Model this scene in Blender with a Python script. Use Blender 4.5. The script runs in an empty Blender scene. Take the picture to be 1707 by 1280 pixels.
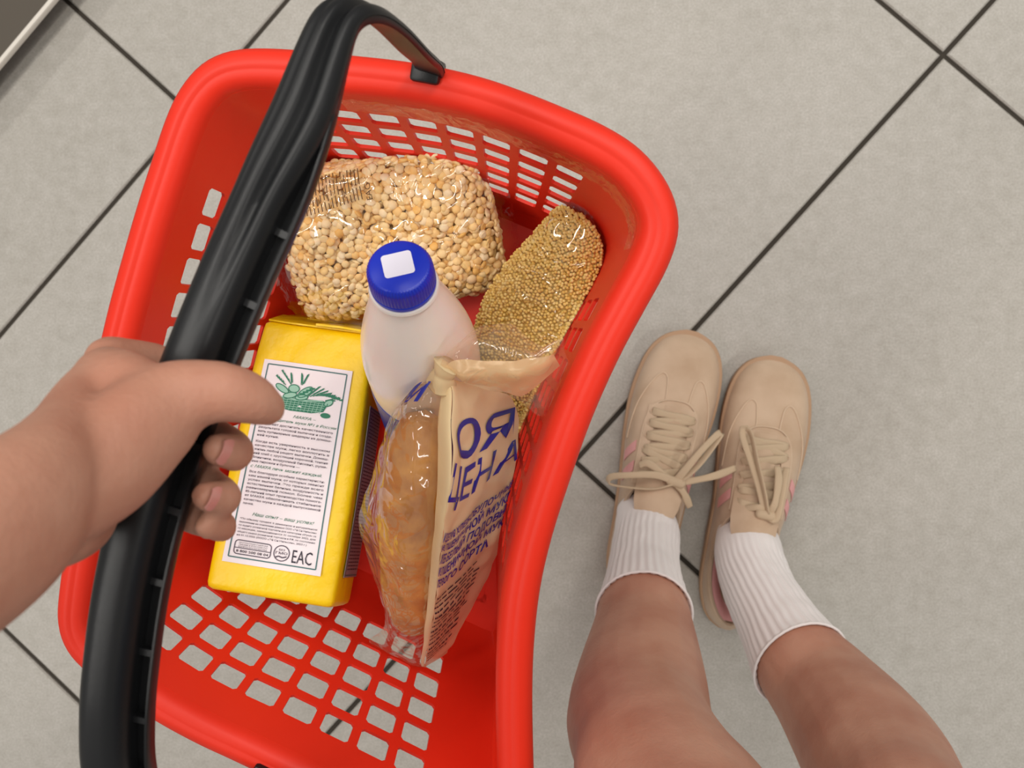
import bpy, bmesh, math, random
import numpy as np
from mathutils import Vector, Matrix, noise
random.seed(7); rng = np.random.default_rng(7)
sc = bpy.context.scene
COL = sc.collection
R = math.radians

# ------------------------------------------------------------------ camera
FPX, CAM_H = 1760.0, 1.19
TX, TY = R(0.06), R(5.03)
cam_d = bpy.data.cameras.new('camera'); cam = bpy.data.objects.new('camera', cam_d); COL.objects.link(cam)
cam.location = (0, 0, CAM_H); cam.rotation_euler = (TX, TY, 0)
cam_d.sensor_width = 36; cam_d.sensor_fit = 'HORIZONTAL'; cam_d.lens = FPX / 1707 * 36
cam_d.clip_start = 0.02; cam_d.clip_end = 50
cam_d.dof.use_dof = True; cam_d.dof.focus_distance = 0.70; cam_d.dof.aperture_fstop = 13
sc.camera = cam
sc.view_settings.view_transform = 'Standard'; sc.view_settings.look = 'None'
sc.view_settings.exposure = 0.0; sc.view_settings.gamma = 1
sc.view_settings.use_curve_mapping = False

# ------------------------------------------------------------------ world and shop lights
w = bpy.data.worlds.new('world'); sc.world = w; w.use_nodes = True
w.node_tree.nodes['Background'].inputs[0].default_value = (1.0, 0.97, 0.93, 1)
w.node_tree.nodes['Background'].inputs[1].default_value = 0.36
def area(name, loc, size, power, rot=(0, 0, 0), col=(1, 0.96, 0.90)):
    d = bpy.data.lights.new(name, 'AREA'); d.shape = 'RECTANGLE'; d.size, d.size_y = size
    d.energy = power; d.color = col
    o = bpy.data.objects.new(name, d); COL.objects.link(o); o.location = loc; o.rotation_euler = rot
for nm, lx, ly, lp in (('near_left', -0.75, 0.7, 27), ('near_right', 0.85, 0.95, 27), ('back_left', -1.9, -0.9, 26), ('back_right', 1.9, -0.8, 26), ('front_left', -2.4, 2.0, 22), ('front_right', 2.4, 2.2, 22)):
    area('ceiling_tube_' + nm + '_offscreen', (lx, ly, 2.9), (0.20, 2.4), lp, (0, 0, R(-42)))

# ------------------------------------------------------------------ helpers
_RY = np.array([[math.cos(TY), 0, math.sin(TY)], [0, 1, 0], [-math.sin(TY), 0, math.cos(TY)]])
_RX = np.array([[1, 0, 0], [0, math.cos(TX), -math.sin(TX)], [0, math.sin(TX), math.cos(TX)]])
_RM = _RY @ _RX
def at(px, py, z):
    """world point at height z seen at photograph pixel (px, py)"""
    d = _RM @ np.array([px - 853.5, 640 - py, -FPX])
    k = (z - CAM_H) / d[2]
    return np.array([d[0] * k, d[1] * k, z])
def A3(pts): return np.array([at(*p) for p in pts])
def lin(c):
    o = []
    for v in c:
        v /= 255.0
        o.append(v / 12.92 if v <= 0.04045 else ((v + 0.055) / 1.055) ** 2.4)
    return tuple(o) + (1.0,)
def catmull(P, n, closed=False):
    P = np.asarray(P, float); m = len(P); out = []
    segs = m if closed else m - 1
    for i in range(segs):
        if closed: a, b, c, d = P[(i - 1) % m], P[i], P[(i + 1) % m], P[(i + 2) % m]
        else: a, b, c, d = P[max(i - 1, 0)], P[i], P[i + 1], P[min(i + 2, m - 1)]
        for k in range(n):
            t = k / n
            out.append(0.5 * ((2 * b) + (c - a) * t + (2 * a - 5 * b + 4 * c - d) * t * t + (3 * b - a - 3 * c + d) * t ** 3))
    if not closed: out.append(P[-1])
    return np.array(out)
def resample(P, n, closed=False):
    Q = np.vstack([P, P[:1]]) if closed else P
    s = np.concatenate([[0], np.cumsum(np.linalg.norm(np.diff(Q, axis=0), axis=1))])
    t = np.linspace(0, s[-1], n + 1)[:-1] if closed else np.linspace(0, s[-1], n)
    return np.stack([np.interp(t, s, Q[:, k]) for k in range(Q.shape[1])], 1)
def interp(xs, ys):
    xs, ys = np.array(xs, float), np.array(ys, float)
    def f(t):
        # smooth (cosine-free) monotone-ish interpolation through Catmull-Rom
        t = min(max(t, xs[0]), xs[-1]); i = min(int(np.searchsorted(xs, t, 'right')) - 1, len(xs) - 2); i = max(i, 0)
        h = xs[i + 1] - xs[i]; u = (t - xs[i]) / h
        m0 = (ys[i + 1] - ys[i - 1]) / (xs[i + 1] - xs[i - 1]) if i > 0 else (ys[i + 1] - ys[i]) / h
        m1 = (ys[i + 2] - ys[i]) / (xs[i + 2] - xs[i]) if i + 2 < len(xs) else (ys[i + 1] - ys[i]) / h
        return (2*u**3 - 3*u**2 + 1) * ys[i] + (u**3 - 2*u**2 + u) * h * m0 + (-2*u**3 + 3*u**2) * ys[i+1] + (u**3 - u**2) * h * m1
    return f
def link(o, parent=None):
    COL.objects.link(o)
    if parent is not None:
        o.parent = parent
        o.matrix_parent_inverse = (Matrix.Translation(parent.location)).inverted()
    return o
def mesh(name, V, F, mat, parent=None, ang=40, flip=False):
    me = bpy.data.meshes.new(name)
    me.from_pydata([tuple(map(float, v)) for v in V], [], [tuple(int(i) for i in (f[::-1] if flip else f)) for f in F]); me.update()
    if mat: me.materials.append(mat)
    me.shade_smooth()
    if ang is not None: me.set_sharp_from_angle(angle=R(ang))
    return link(bpy.data.objects.new(name, me), parent)
def recalc(o):
    bm = bmesh.new(); bm.from_mesh(o.data); bmesh.ops.recalc_face_normals(bm, faces=bm.faces); bm.to_mesh(o.data); bm.free(); return o
def bake(o, ang=40):
    """apply the modifiers of o"""
    dg = bpy.context.evaluated_depsgraph_get(); dg.update()
    me = bpy.data.meshes.new_from_object(o.evaluated_get(dg)); o.modifiers.clear(); o.data = me
    me.shade_smooth()
    if ang is not None: me.set_sharp_from_angle(angle=R(ang))
    return o
def solidify(o, th, off=-1, ang=40):
    m = o.modifiers.new('s', 'SOLIDIFY'); m.thickness = th; m.offset = off; return bake(o, ang)
def thing(name, label, cat, loc, group=None):
    o = bpy.data.objects.new(name, None); o.empty_display_size = 0.02; COL.objects.link(o); o.location = tuple(map(float, loc))
    o['label'] = label; o['category'] = cat
    if group: o['group'] = group
    return o
def loft(rings, close=True, cap0=True, cap1=True):
    n = len(rings[0]); V = [p for r in rings for p in r]; F = []
    for i in range(len(rings) - 1):
        for j in range(n if close else n - 1):
            k = (j + 1) % n
            F.append((i*n + j, i*n + k, (i+1)*n + k, (i+1)*n + j))
    if cap0: F.append(tuple(range(n))[::-1])
    if cap1: F.append(tuple((len(rings) - 1) * n + j for j in range(n)))
    return V, F
def frames(P, up=(0, 0, 1)):
    """tangent, side, normal along a path; side stays perpendicular to 'up' by transport"""
    P = np.asarray(P, float); T = np.gradient(P, axis=0); T /= np.linalg.norm(T, axis=1)[:, None]
    out = []; s = np.cross(T[0], up); s /= np.linalg.norm(s)
    for t in T:
        s = s - t * s.dot(t); s /= np.linalg.norm(s); out.append((t, s, np.cross(s, t)))
    return out
def sweep(P, prof, up=(0, 0, 1), cap=True):
    """prof(u) gives [(side, normal), ...]"""
    fr = frames(P, up); n = len(P); rings = []
    for i, (t, s, nn) in enumerate(fr):
        rings.append([P[i] + s * a + nn * b for a, b in prof(i / (n - 1))])
    return loft(rings, True, cap, cap)
def ell(a, b, n=16, p=1.0):
    o = []
    for k in range(n):
        t = 2 * math.pi * k / n; c, s = math.cos(t), math.sin(t)
        o.append((a * math.copysign(abs(c) ** p, c), b * math.copysign(abs(s) ** p, s)))
    return o
def merge(parts):
    V, F = [], []
    for v, f in parts:
        k = len(V); V += list(v); F += [tuple(i + k for i in q) for q in f]
    return V, F
def box(c, ax, ay, az):
    c, ax, ay, az = map(np.asarray, (c, ax, ay, az)); V = [c + i*ax + j*ay + k*az for k in (-1, 1) for j in (-1, 1) for i in (-1, 1)]
    return V, [(0,2,3,1), (4,5,7,6), (0,1,5,4), (2,6,7,3), (0,4,6,2), (1,3,7,5)]
def text_mesh(s, bold=0.0, shear=0.0):
    """flat text outline as (verts Nx2 with height 1 = cap size, faces)"""
    c = bpy.data.curves.new('t', 'FONT'); c.body = s; c.size = 1; c.resolution_u = 2; c.shear = shear; c.offset = bold
    c.fill_mode = 'FRONT'
    o = bpy.data.objects.new('t', c); COL.objects.link(o)
    dg = bpy.context.evaluated_depsgraph_get(); dg.update()
    me = bpy.data.meshes.new_from_object(o.evaluated_get(dg))
    V = np.array([v.co[:2] for v in me.vertices]); F = [tuple(p.vertices) for p in me.polygons]
    bpy.data.objects.remove(o); bpy.data.curves.remove(c); bpy.data.meshes.remove(me)
    return V, F

# ------------------------------------------------------------------ materials
def mat(name, col, rough=0.5, spec=0.5, bump=None, var=None, sss=0.0, sheen=0.0, coat=0.0, trans=0.0):
    """principled material; bump=(scale, strength, distance), var=(scale, second colour, detail)"""
    m = bpy.data.materials.new(name); m.use_nodes = True; nt = m.node_tree; b = nt.nodes['Principled BSDF']
    b.inputs['Base Color'].default_value = lin(col); b.inputs['Roughness'].default_value = rough
    b.inputs['Specular IOR Level'].default_value = spec
    if sss:
        b.inputs['Subsurface Weight'].default_value = sss; b.inputs['Subsurface Radius'].default_value = (0.012, 0.005, 0.003); b.inputs['Subsurface Scale'].default_value = 1.0
    if sheen: b.inputs['Sheen Weight'].default_value = sheen; b.inputs['Sheen Roughness'].default_value = 0.4
    if coat: b.inputs['Coat Weight'].default_value = coat; b.inputs['Coat Roughness'].default_value = 0.15
    if trans: b.inputs['Transmission Weight'].default_value = trans
    tc = nt.nodes.new('ShaderNodeTexCoord')
    if var:
        n = nt.nodes.new('ShaderNodeTexNoise'); n.inputs['Scale'].default_value = var[0]; n.inputs['Detail'].default_value = var[2] if len(var) > 2 else 4
        r = nt.nodes.new('ShaderNodeValToRGB'); r.color_ramp.elements[0].position = 0.35; r.color_ramp.elements[1].position = 0.68
        r.color_ramp.elements[0].color = lin(col); r.color_ramp.elements[1].color = lin(var[1])
        nt.links.new(tc.outputs['Object'], n.inputs['Vector']); nt.links.new(n.outputs['Fac'], r.inputs['Fac']); nt.links.new(r.outputs['Color'], b.inputs['Base Color'])
    if bump:
        n = nt.nodes.new('ShaderNodeTexNoise'); n.inputs['Scale'].default_value = bump[0]; n.inputs['Detail'].default_value = 5
        u = nt.nodes.new('ShaderNodeBump'); u.inputs['Strength'].default_value = bump[1]; u.inputs['Distance'].default_value = bump[2]
        nt.links.new(tc.outputs['Object'], n.inputs['Vector']); nt.links.new(n.outputs['Fac'], u.inputs['Height']); nt.links.new(u.outputs['Normal'], b.inputs['Normal'])
    return m
def film_mat(name, tint=(255, 255, 255), gloss=0.10, rough=0.06, scale=90, dist=0.004, milky=0.0, milk_col=(255, 240, 225), kf=1.0, ridge=False):
    """thin clear plastic: mostly lets light through, mirrors lamps on its wrinkles"""
    m = bpy.data.materials.new(name); m.use_nodes = True; nt = m.node_tree; nt.nodes.clear()
    out = nt.nodes.new('ShaderNodeOutputMaterial'); mix = nt.nodes.new('ShaderNodeMixShader')
    tr = nt.nodes.new('ShaderNodeBsdfTransparent'); tr.inputs[0].default_value = lin(tint)
    gl = nt.nodes.new('ShaderNodeBsdfGlossy'); gl.inputs['Roughness'].default_value = rough; gl.inputs['Color'].default_value = (1, 1, 1, 1)
    tc = nt.nodes.new('ShaderNodeTexCoord'); n = nt.nodes.new('ShaderNodeTexNoise'); n.inputs['Scale'].default_value = scale; n.inputs['Detail'].default_value = 3; n.inputs['Distortion'].default_value = 0.8
    if ridge: n.noise_type = 'RIDGED_MULTIFRACTAL'; n.inputs['Offset'].default_value = 1.0; n.inputs['Gain'].default_value = 2.0; n.inputs['Detail'].default_value = 1.5
    bp = nt.nodes.new('ShaderNodeBump'); bp.inputs['Strength'].default_value = 1; bp.inputs['Distance'].default_value = dist
    lw = nt.nodes.new('ShaderNodeLayerWeight'); lw.inputs['Blend'].default_value = 0.5
    pw_ = nt.nodes.new('ShaderNodeMath'); pw_.operation = 'POWER'; pw_.inputs[1].default_value = 4.0; nt.links.new(lw.outputs['Facing'], pw_.inputs[0])
    ad = nt.nodes.new('ShaderNodeMath'); ad.operation = 'ADD'; ad.inputs[1].default_value = gloss; ad.use_clamp = True
    nt.links.new(tc.outputs['Object'], n.inputs['Vector']); nt.links.new(n.outputs['Fac'], bp.inputs['Height'])
    nt.links.new(bp.outputs['Normal'], gl.inputs['Normal']); nt.links.new(bp.outputs['Normal'], lw.inputs['Normal'])
    mk = nt.nodes.new('ShaderNodeMath'); mk.operation = 'MULTIPLY'; mk.inputs[1].default_value = kf
    nt.links.new(pw_.outputs[0], mk.inputs[0]); nt.links.new(mk.outputs[0], ad.inputs[0]); nt.links.new(ad.outputs[0], mix.inputs['Fac'])
    base = tr
    if milky:
        df = nt.nodes.new('ShaderNodeBsdfDiffuse'); df.inputs['Color'].default_value = lin(milk_col)
        tl = nt.nodes.new('ShaderNodeBsdfTranslucent'); tl.inputs['Color'].default_value = lin(milk_col)
        mt = nt.nodes.new('ShaderNodeMixShader'); mt.inputs['Fac'].default_value = 0.35
        nt.links.new(df.outputs[0], mt.inputs[1]); nt.links.new(tl.outputs[0], mt.inputs[2])
        mx = nt.nodes.new('ShaderNodeMixShader'); mx.inputs['Fac'].default_value = milky
        nt.links.new(tr.outputs[0], mx.inputs[1]); nt.links.new(mt.outputs[0], mx.inputs[2]); base = mx
    nt.links.new(base.outputs[0], mix.inputs[1]); nt.links.new(gl.outputs[0], mix.inputs[2]); nt.links.new(mix.outputs[0], out.inputs[0])
    return m
def grain_mat(name, cols, rough=0.55, per_obj=True):
    m = mat(name, cols[0], rough, 0.35); nt = m.node_tree; b = nt.nodes['Principled BSDF']
    ge = nt.nodes.new('ShaderNodeNewGeometry'); oi = nt.nodes.new('ShaderNodeObjectInfo')
    ad = nt.nodes.new('ShaderNodeMath'); ad.operation = 'ADD'; fr = nt.nodes.new('ShaderNodeMath'); fr.operation = 'FRACT'
    r = nt.nodes.new('ShaderNodeValToRGB'); els = r.color_ramp.elements
    for i, c in enumerate(cols):
        if i < 2: els[i].color = lin(c); els[i].position = i / (len(cols) - 1)
        else:
            e = els.new(1.0); e.color = lin(c)
    for i, e in enumerate(els): e.position = i / (len(cols) - 1)
    nt.links.new(ge.outputs['Random Per Island'], ad.inputs[0]); nt.links.new(oi.outputs['Random'], ad.inputs[1]); nt.links.new(ad.outputs[0], fr.inputs[0])
    nt.links.new(fr.outputs[0], r.inputs['Fac']); nt.links.new(r.outputs['Color'], b.inputs['Base Color'])
    return m
M = {}
M['red'] = mat('red_plastic', (226, 46, 24), 0.44, 0.32, bump=(160, 0.06, 0.002))
M['black'] = mat('black_plastic', (17, 18, 20), 0.40, 0.42, bump=(500, 0.06, 0.001))
M['grout'] = mat('grout', (66, 61, 55), 0.95, 0.1)
M['skin'] = mat('skin', (192, 143, 120), 0.5, 0.35, bump=(320, 0.2, 0.002), var=(22, (178, 123, 101), 8), sss=0.12)
M['nail'] = mat('nail', (214, 150, 140), 0.25, 0.5)
M['suede'] = mat('beige_suede', (204, 179, 154), 0.9, 0.15, bump=(900, 0.2, 0.001), var=(24, (186, 159, 133), 6), sheen=0.25)
M['suede2'] = M['suede']
M['gum'] = mat('gum_rubber', (176, 142, 112), 0.6, 0.4)
M['lace'] = mat('beige_lace', (196, 174, 146), 0.85, 0.2, bump=(1600, 0.4, 0.001))
M['thread'] = mat('thread', (214, 190, 164), 0.8, 0.2)
M['pink'] = mat('pink_suede', (226, 166, 164), 0.85, 0.2, bump=(900, 0.2, 0.001))
M['sock'] = mat('white_knit', (236, 230, 228), 0.9, 0.15, bump=(1500, 0.3, 0.001), sheen=0.2)
M['yellow'] = mat('yellow_paper', (246, 206, 6), 0.40, 0.45, bump=(48, 0.55, 0.004))
M['yellow2'] = M['yellow']
M['label'] = mat('label_paper', (236, 228, 232), 0.5, 0.4)
M['green'] = mat('green_print', (40, 120, 92), 0.5, 0.3)
M['greenl'] = mat('pale_green_print', (150, 196, 176), 0.5, 0.3)
M['border'] = mat('border_print', (70, 112, 112), 0.5, 0.3)
M['ink'] = mat('grey_print', (92, 84, 96), 0.5, 0.3)
M['inkd'] = mat('dark_print', (52, 48, 60), 0.5, 0.3)
M['side'] = mat('side_label', (150, 146, 152), 0.5, 0.4)
M['cap'] = mat('blue_cap', (16, 44, 186), 0.32, 0.5)
M['milk'] = mat('milk_plastic', (240, 228, 214), 0.22, 0.5, sss=0.25, coat=0.3)
M['milk2'] = mat('milk_film', (238, 226, 216), 0.25, 0.5, sss=0.2, coat=0.3)
M['bluelab'] = mat('blue_label', (26, 44, 140), 0.3, 0.5)
M['white'] = mat('white_sticker', (230, 226, 240), 0.45, 0.4)
M['crust'] = mat('bread_crust', (208, 152, 66), 0.6, 0.35, bump=(120, 0.5, 0.003), var=(42, (160, 98, 34), 6))
M['cream'] = film_mat('cream_print_film', gloss=0.03, rough=0.2, scale=50, dist=0.0006, kf=0.3, milky=1.0, milk_col=(244, 222, 180))
M['cream2'] = film_mat('cream_strip_film', gloss=0.0, rough=0.2, scale=50, dist=0.0006, kf=0.5, milky=1.0, milk_col=(250, 228, 182))
M['film'] = film_mat('clear_film', gloss=0.06, rough=0.07, scale=70, dist=0.0015, kf=0.5)
M['filmp'] = film_mat('clear_bag_film', gloss=0.085, rough=0.04, scale=34, dist=0.0036, kf=0.5, ridge=True)
M['filmm'] = film_mat('bread_film', tint=(252, 244, 234), gloss=0.065, rough=0.06, scale=30, dist=0.0022, kf=0.5, ridge=True, milky=0.11, milk_col=(250, 232, 200))
M['tape'] = film_mat('clear_tape', gloss=0.05, rough=0.10, scale=45, dist=0.0016, kf=0.4, ridge=True)
M['filmb'] = film_mat('bread_film_back', gloss=0.0, rough=0.2, scale=30, dist=0.0005, kf=0.3)
M['filmq'] = film_mat('millet_film', gloss=0.07, rough=0.045, scale=40, dist=0.0026, kf=0.5, ridge=True)
M['navy'] = mat('navy_print', (34, 38, 140), 0.35, 0.5)
M['brown'] = mat('brown_print', (96, 66, 36), 0.5, 0.3)
M['pea'] = grain_mat('split_pea', [(246, 208, 132), (250, 226, 172), (240, 192, 108), (252, 234, 194), (246, 214, 146)], 0.5)
M['millet'] = grain_mat('millet_grain', [(240, 208, 116), (248, 226, 150), (228, 190, 92), (244, 216, 130)], 0.5)
M['peacore'] = mat('pea_core', (246, 214, 146), 0.7, 0.2)
M['milcore'] = mat('millet_core', (240, 210, 120), 0.7, 0.2)
M['shelf'] = mat('dark_shelf', (84, 77, 68), 0.6, 0.3, bump=(200, 0.1, 0.001))
M['trim'] = mat('pale_metal', (214, 208, 198), 0.35, 0.5)

# tile material: mottled stoneware
def tile_material():
    m = mat('stone_tile', (190, 184, 174), 0.42, 0.4); nt = m.node_tree; b = nt.nodes['Principled BSDF']
    ge = nt.nodes.new('ShaderNodeNewGeometry')
    def nz(scale, det, rough=0.6):
        n = nt.nodes.new('ShaderNodeTexNoise'); n.inputs['Scale'].default_value = scale; n.inputs['Detail'].default_value = det; n.inputs['Roughness'].default_value = rough
        nt.links.new(ge.outputs['Position'], n.inputs['Vector']); return n
    n1, n2, n3 = nz(5, 6), nz(60, 6, 0.7), nz(420, 3)
    def mixc(fac, c1, c2, amount):
        x = nt.nodes.new('ShaderNodeMapRange'); x.inputs[1].default_value = 0.3; x.inputs[2].default_value = 0.7; x.inputs[4].default_value = amount
        nt.links.new(fac, x.inputs[0]); k = nt.nodes.new('ShaderNodeMix'); k.data_type = 'RGBA'
        nt.links.new(x.outputs[0], k.inputs[0])
        if isinstance(c1, tuple): k.inputs[6].default_value = c1
        else: nt.links.new(c1, k.inputs[6])
        k.inputs[7].default_value = c2; return k.outputs[2]
    c = mixc(n1.outputs['Fac'], lin((175, 171, 163)), lin((161, 157, 148)), 1.0)
    c = mixc(n2.outputs['Fac'], c, lin((194, 190, 184)), 0.7)
    c = mixc(n3.outputs['Fac'], c, lin((142, 136, 126)), 0.55)
    nt.links.new(c, b.inputs['Base Color'])
    bp = nt.nodes.new('ShaderNodeBump'); bp.inputs['Strength'].default_value = 0.12; bp.inputs['Distance'].default_value = 0.002
    nt.links.new(n2.outputs['Fac'], bp.inputs['Height']); nt.links.new(bp.outputs['Normal'], b.inputs['Normal'])
    return m
M['tile'] = tile_material()

# ================================================================== FLOOR
TA = R(47.99); TS = 0.6066 * CAM_H / 1.2; U0 = -0.03269 * CAM_H / 1.2; W0 = 0.51939 * CAM_H / 1.2
e_ = np.array([math.cos(TA), math.sin(TA), 0]); n_ = np.array([-math.sin(TA), math.cos(TA), 0])
c0 = e_ * W0 + n_ * U0                       # a grout crossing
S = 3.6
fl = mesh('floor', [(-S, -S, -0.02), (S, -S, -0.02), (S, S, -0.02), (-S, S, -0.02), (-S, -S, -0.004), (S, -S, -0.004), (S, S, -0.004), (-S, S, -0.004)],
          [(3,2,1,0), (4,5,6,7), (0,1,5,4), (1,2,6,5), (2,3,7,6), (3,0,4,7)], M['grout'])
fl['kind'] = 'structure'
g = 0.0026; h = TS / 2 - g; bv = 0.0016
ringsT = [[(-h, -h, -0.006), (h, -h, -0.006), (h, h, -0.006), (-h, h, -0.006)], [(-h, -h, -bv), (h, -h, -bv), (h, h, -bv), (-h, h, -bv)],
          [(-h + bv, -h + bv, 0), (h - bv, -h + bv, 0), (h - bv, h - bv, 0), (-h + bv, h - bv, 0)]]
tv, tf = loft(ringsT)
tme = bpy.data.meshes.new('tile'); tme.from_pydata(tv, [], tf); tme.materials.append(M['tile'])
for i in range(-5, 4):
    for j in range(-4, 5):
        c = c0 + e_ * TS * (i + 0.5) + n_ * TS * (j + 0.5)
        if abs(c[0]) > 2.4 or abs(c[1]) > 2.4: continue
        o = bpy.data.objects.new('tile', tme); link(o, fl); o.location = tuple(c); o.rotation_euler.z = TA

# low shop shelf whose front corner reaches into the picture
ps = at(46, 53, 0.040)
sh = thing('store_shelf', 'dark low store shelf with a thin pale front edge, standing on the tiled floor', 'shelf', (ps + n_ * 0.25) * [1, 1, 0])
ln = 1.3
V, F = box(ps + n_ * (0.005 + 0.20) + np.array([0, 0, -0.004]), e_ * ln, n_ * 0.20, np.array([0, 0, 0.0038]))
mesh('shelf_board', V, F, M['shelf'], sh, 30)
prof = [(0.0, -0.007), (0.0, -0.002), (0.001, 0.0), (0.0052, 0.0004), (0.0060, -0.001), (0.0052, -0.002), (0.0052, -0.007)]
rings = [[ps + e_ * s + n_ * a + np.array([0, 0, b]) for a, b in prof] for s in (-ln, ln)]
recalc(mesh('edge_strip', *loft(rings), M['trim'], sh, 30))
V, F = box(ps * [1, 1, 0] + n_ * 0.25 + np.array([0, 0, 0.017]), e_ * ln, n_ * 0.15, np.array([0, 0, 0.017])); mesh('base', V, F, M['shelf'], sh, 30)

# ================================================================== SHOPPING BASKET
ZR = 0.575; ZF = 0.368
TILT = R(11)                                   # the basket hangs with its far end a little lower
P0 = at(520, 650, 0.562); AXH = np.array([-0.205, -0.979, 0.0]); AXH /= np.linalg.norm(AXH)
axd = AXH * math.cos(TILT) + np.array([0, 0, -math.sin(TILT)]); axs = np.array([0.979, -0.205, 0.0]); axs /= np.linalg.norm(axs)
bup = np.cross(axs, axd); bup = -bup if bup[2] < 0 else bup
CAMP = np.array([0, 0, CAM_H])
def rim_at(px, py):
    d = at(px, py, 0) - CAMP; return CAMP + d * ((P0 - CAMP) @ bup) / (d @ bup)
rim_px = [(560,87),(640,95),(720,107),(800,126),(870,150),(940,178),(1005,207),(1062,243),(1104,290),(1128,340),(1132,392),(1112,452),(1075,520),(1032,600),
          (985,705),(946,815),(916,910),(896,1000),(886,1100),(884,1200),(886,1300),(888,1390),(868,1455),(810,1478),(700,1432),(560,1362),(400,1284),
          (325,1249),(255,1211),(190,1168),(140,1130),(104,1092),(87,1045),(90,985),(104,890),(120,780),(136,680),(154,590),(174,505),(196,425),(219,345),(243,270),
          (268,195),(292,145),(326,105),(366,84),(412,77),(480,79)]
bk = thing('shopping_basket', 'red plastic shopping basket with square holes and a black carrying handle', 'basket', at(560, 700, ZF))
N = 1200
OUT = resample(catmull(np.array([rim_at(x, y) for x, y in rim_px]), 12, True), N, True)
for _ in range(25): OUT = (np.roll(OUT, 1, 0) + np.roll(OUT, -1, 0) + 2 * OUT) / 4
OUT = resample(OUT, N, True)
Tn = np.roll(OUT, -1, 0) - np.roll(OUT, 1, 0); Tn /= np.linalg.norm(Tn, axis=1)[:, None]
INW = np.cross(Tn, bup)             # clockwise outline: inward is to the right
cen = OUT.mean(0)
if np.mean(np.einsum('ij,ij->i', INW, cen - OUT)) < 0: INW = -INW
def s_of(px, py):
    p = rim_at(px, py); return int(np.argmin(np.linalg.norm(OUT - p, axis=1)))
def off(i, d, z): return OUT[i % N] + INW[i % N] * d + bup * z
rprof = [(0.005, -0.030), (0.0015, -0.026), (0.0, -0.012), (0.0005, -0.006), (0.003, -0.0022), (0.007, -0.0004), (0.0105, 0.0), (0.0118, -0.0008), (0.0132, -0.0008),
         (0.0165, -0.0008), (0.020, -0.003), (0.0225, -0.007), (0.0238, -0.013), (0.0215, -0.0135), (0.020, -0.009), (0.016, -0.0042), (0.008, -0.0036), (0.0042, -0.006), (0.0032, -0.012), (0.0045, -0.026), (0.0065, -0.030)]
rings = [[off(i, d, z) for d, z in rprof] for i in range(0, N, 4)]
rings.append(rings[0])
o = mesh('rim', *loft(rings, True, False, False), M['red'], bk, 50); recalc(o)
# --- walls: loft from the rim's inner edge to a smaller floor outline, with rows of square holes
bcen = cen.copy()
def floor_pt(i, k=1.0):
    p = off(i, 0.022, 0) - bcen
    l, s_ = p @ axd, p @ axs
    return bcen + axd * l * 0.752 * k + axs * s_ * 0.743 * k - bup * 0.191
def wall(i, v):
    i0 = int(math.floor(i)); f = i - i0
    def one(j):
        a = off(j, 0.022, -0.010); b = floor_pt(j)
        q = a + (b - a) * v
        # bottom fillet: ease onto the floor
        if v > 0.9:
            e = (v - 0.9) / 0.1; c_ = bcen - bup * ((bcen - q) @ bup); q = q + (c_ - q) * 0.035 * e * e
        return q
    return one(i0) * (1 - f) + one(i0 + 1) * f
cols = []        # list of (index, kind) boundaries; kind 1 = hole column follows
regions = [  # start, end (outline indices), number of holes
    (s_of(430, 77), s_of(1022, 218), 8), (s_of(1075, 520), s_of(893, 1015), 9), (s_of(672, 1418), s_of(150, 1140), 8), (s_of(112, 830), s_of(246, 262), 9)]
regions = [(a, b if b > a else b + N, n) for a, b, n in regions]
regions.sort()
ub = []          # (u position, is_hole_start_subcolumn index or -1)
pos = regions[0][0]
for ri, (a, b, n) in enumerate(regions):
    pitch = (b - a) / n; hw = pitch * 0.76
    for k in range(n):
        s0 = a + k * pitch + (pitch - hw) / 2
        ub += [(s0, 0), (s0 + hw * 0.1, 1), (s0 + hw * 0.9, 2), (s0 + hw, -1)]
    nxt = regions[(ri + 1) % len(regions)][0] + (N if ri == len(regions) - 1 else 0)
    m_ = max(2, int((nxt - b) / 9))
    for k in range(m_): ub.append((b + (nxt - b) * (k + 0.25) / m_, -1))
vb = [(0.0, -1), (0.06, -1), (0.10, -1)]
nr = 5; v0, v1 = 0.136, 0.800; pv = (v1 - v0) / nr; hv = pv * 0.74
for k in range(nr):
    s0 = v0 + k * pv
    vb += [(s0, 0), (s0 + hv * 0.1, 1), (s0 + hv * 0.9, 2), (s0 + hv, -1)]
vb += [(0.84, -1), (0.89, -1), (0.92, -1), (0.95, -1), (0.975, -1), (1.0, -1)]
nu, nv = len(ub), len(vb)
V = [wall(u, v) for u, _ in ub for v, _ in vb]; F = []
for i in range(nu):
    i2 = (i + 1) % nu
    for j in range(nv - 1):
        a, b, c, d = i*nv + j, i2*nv + j, i2*nv + j + 1, i*nv + j + 1
        ku, kv = ub[i][1], vb[j][1]
        if ku >= 0 and kv >= 0:
            if ku == 0 and kv == 0: F.append((a, b, d))
            elif ku == 2 and kv == 0: F.append((a, b, c))
            elif ku == 0 and kv == 2: F.append((a, c, d))
            elif ku == 2 and kv == 2: F.append((b, c, d))
            continue
        F.append((a, b, c, d))
o = recalc(mesh('basket_wall', V, F, M['red'], bk))
solidify(o, 0.0024, 0, 35)
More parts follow.
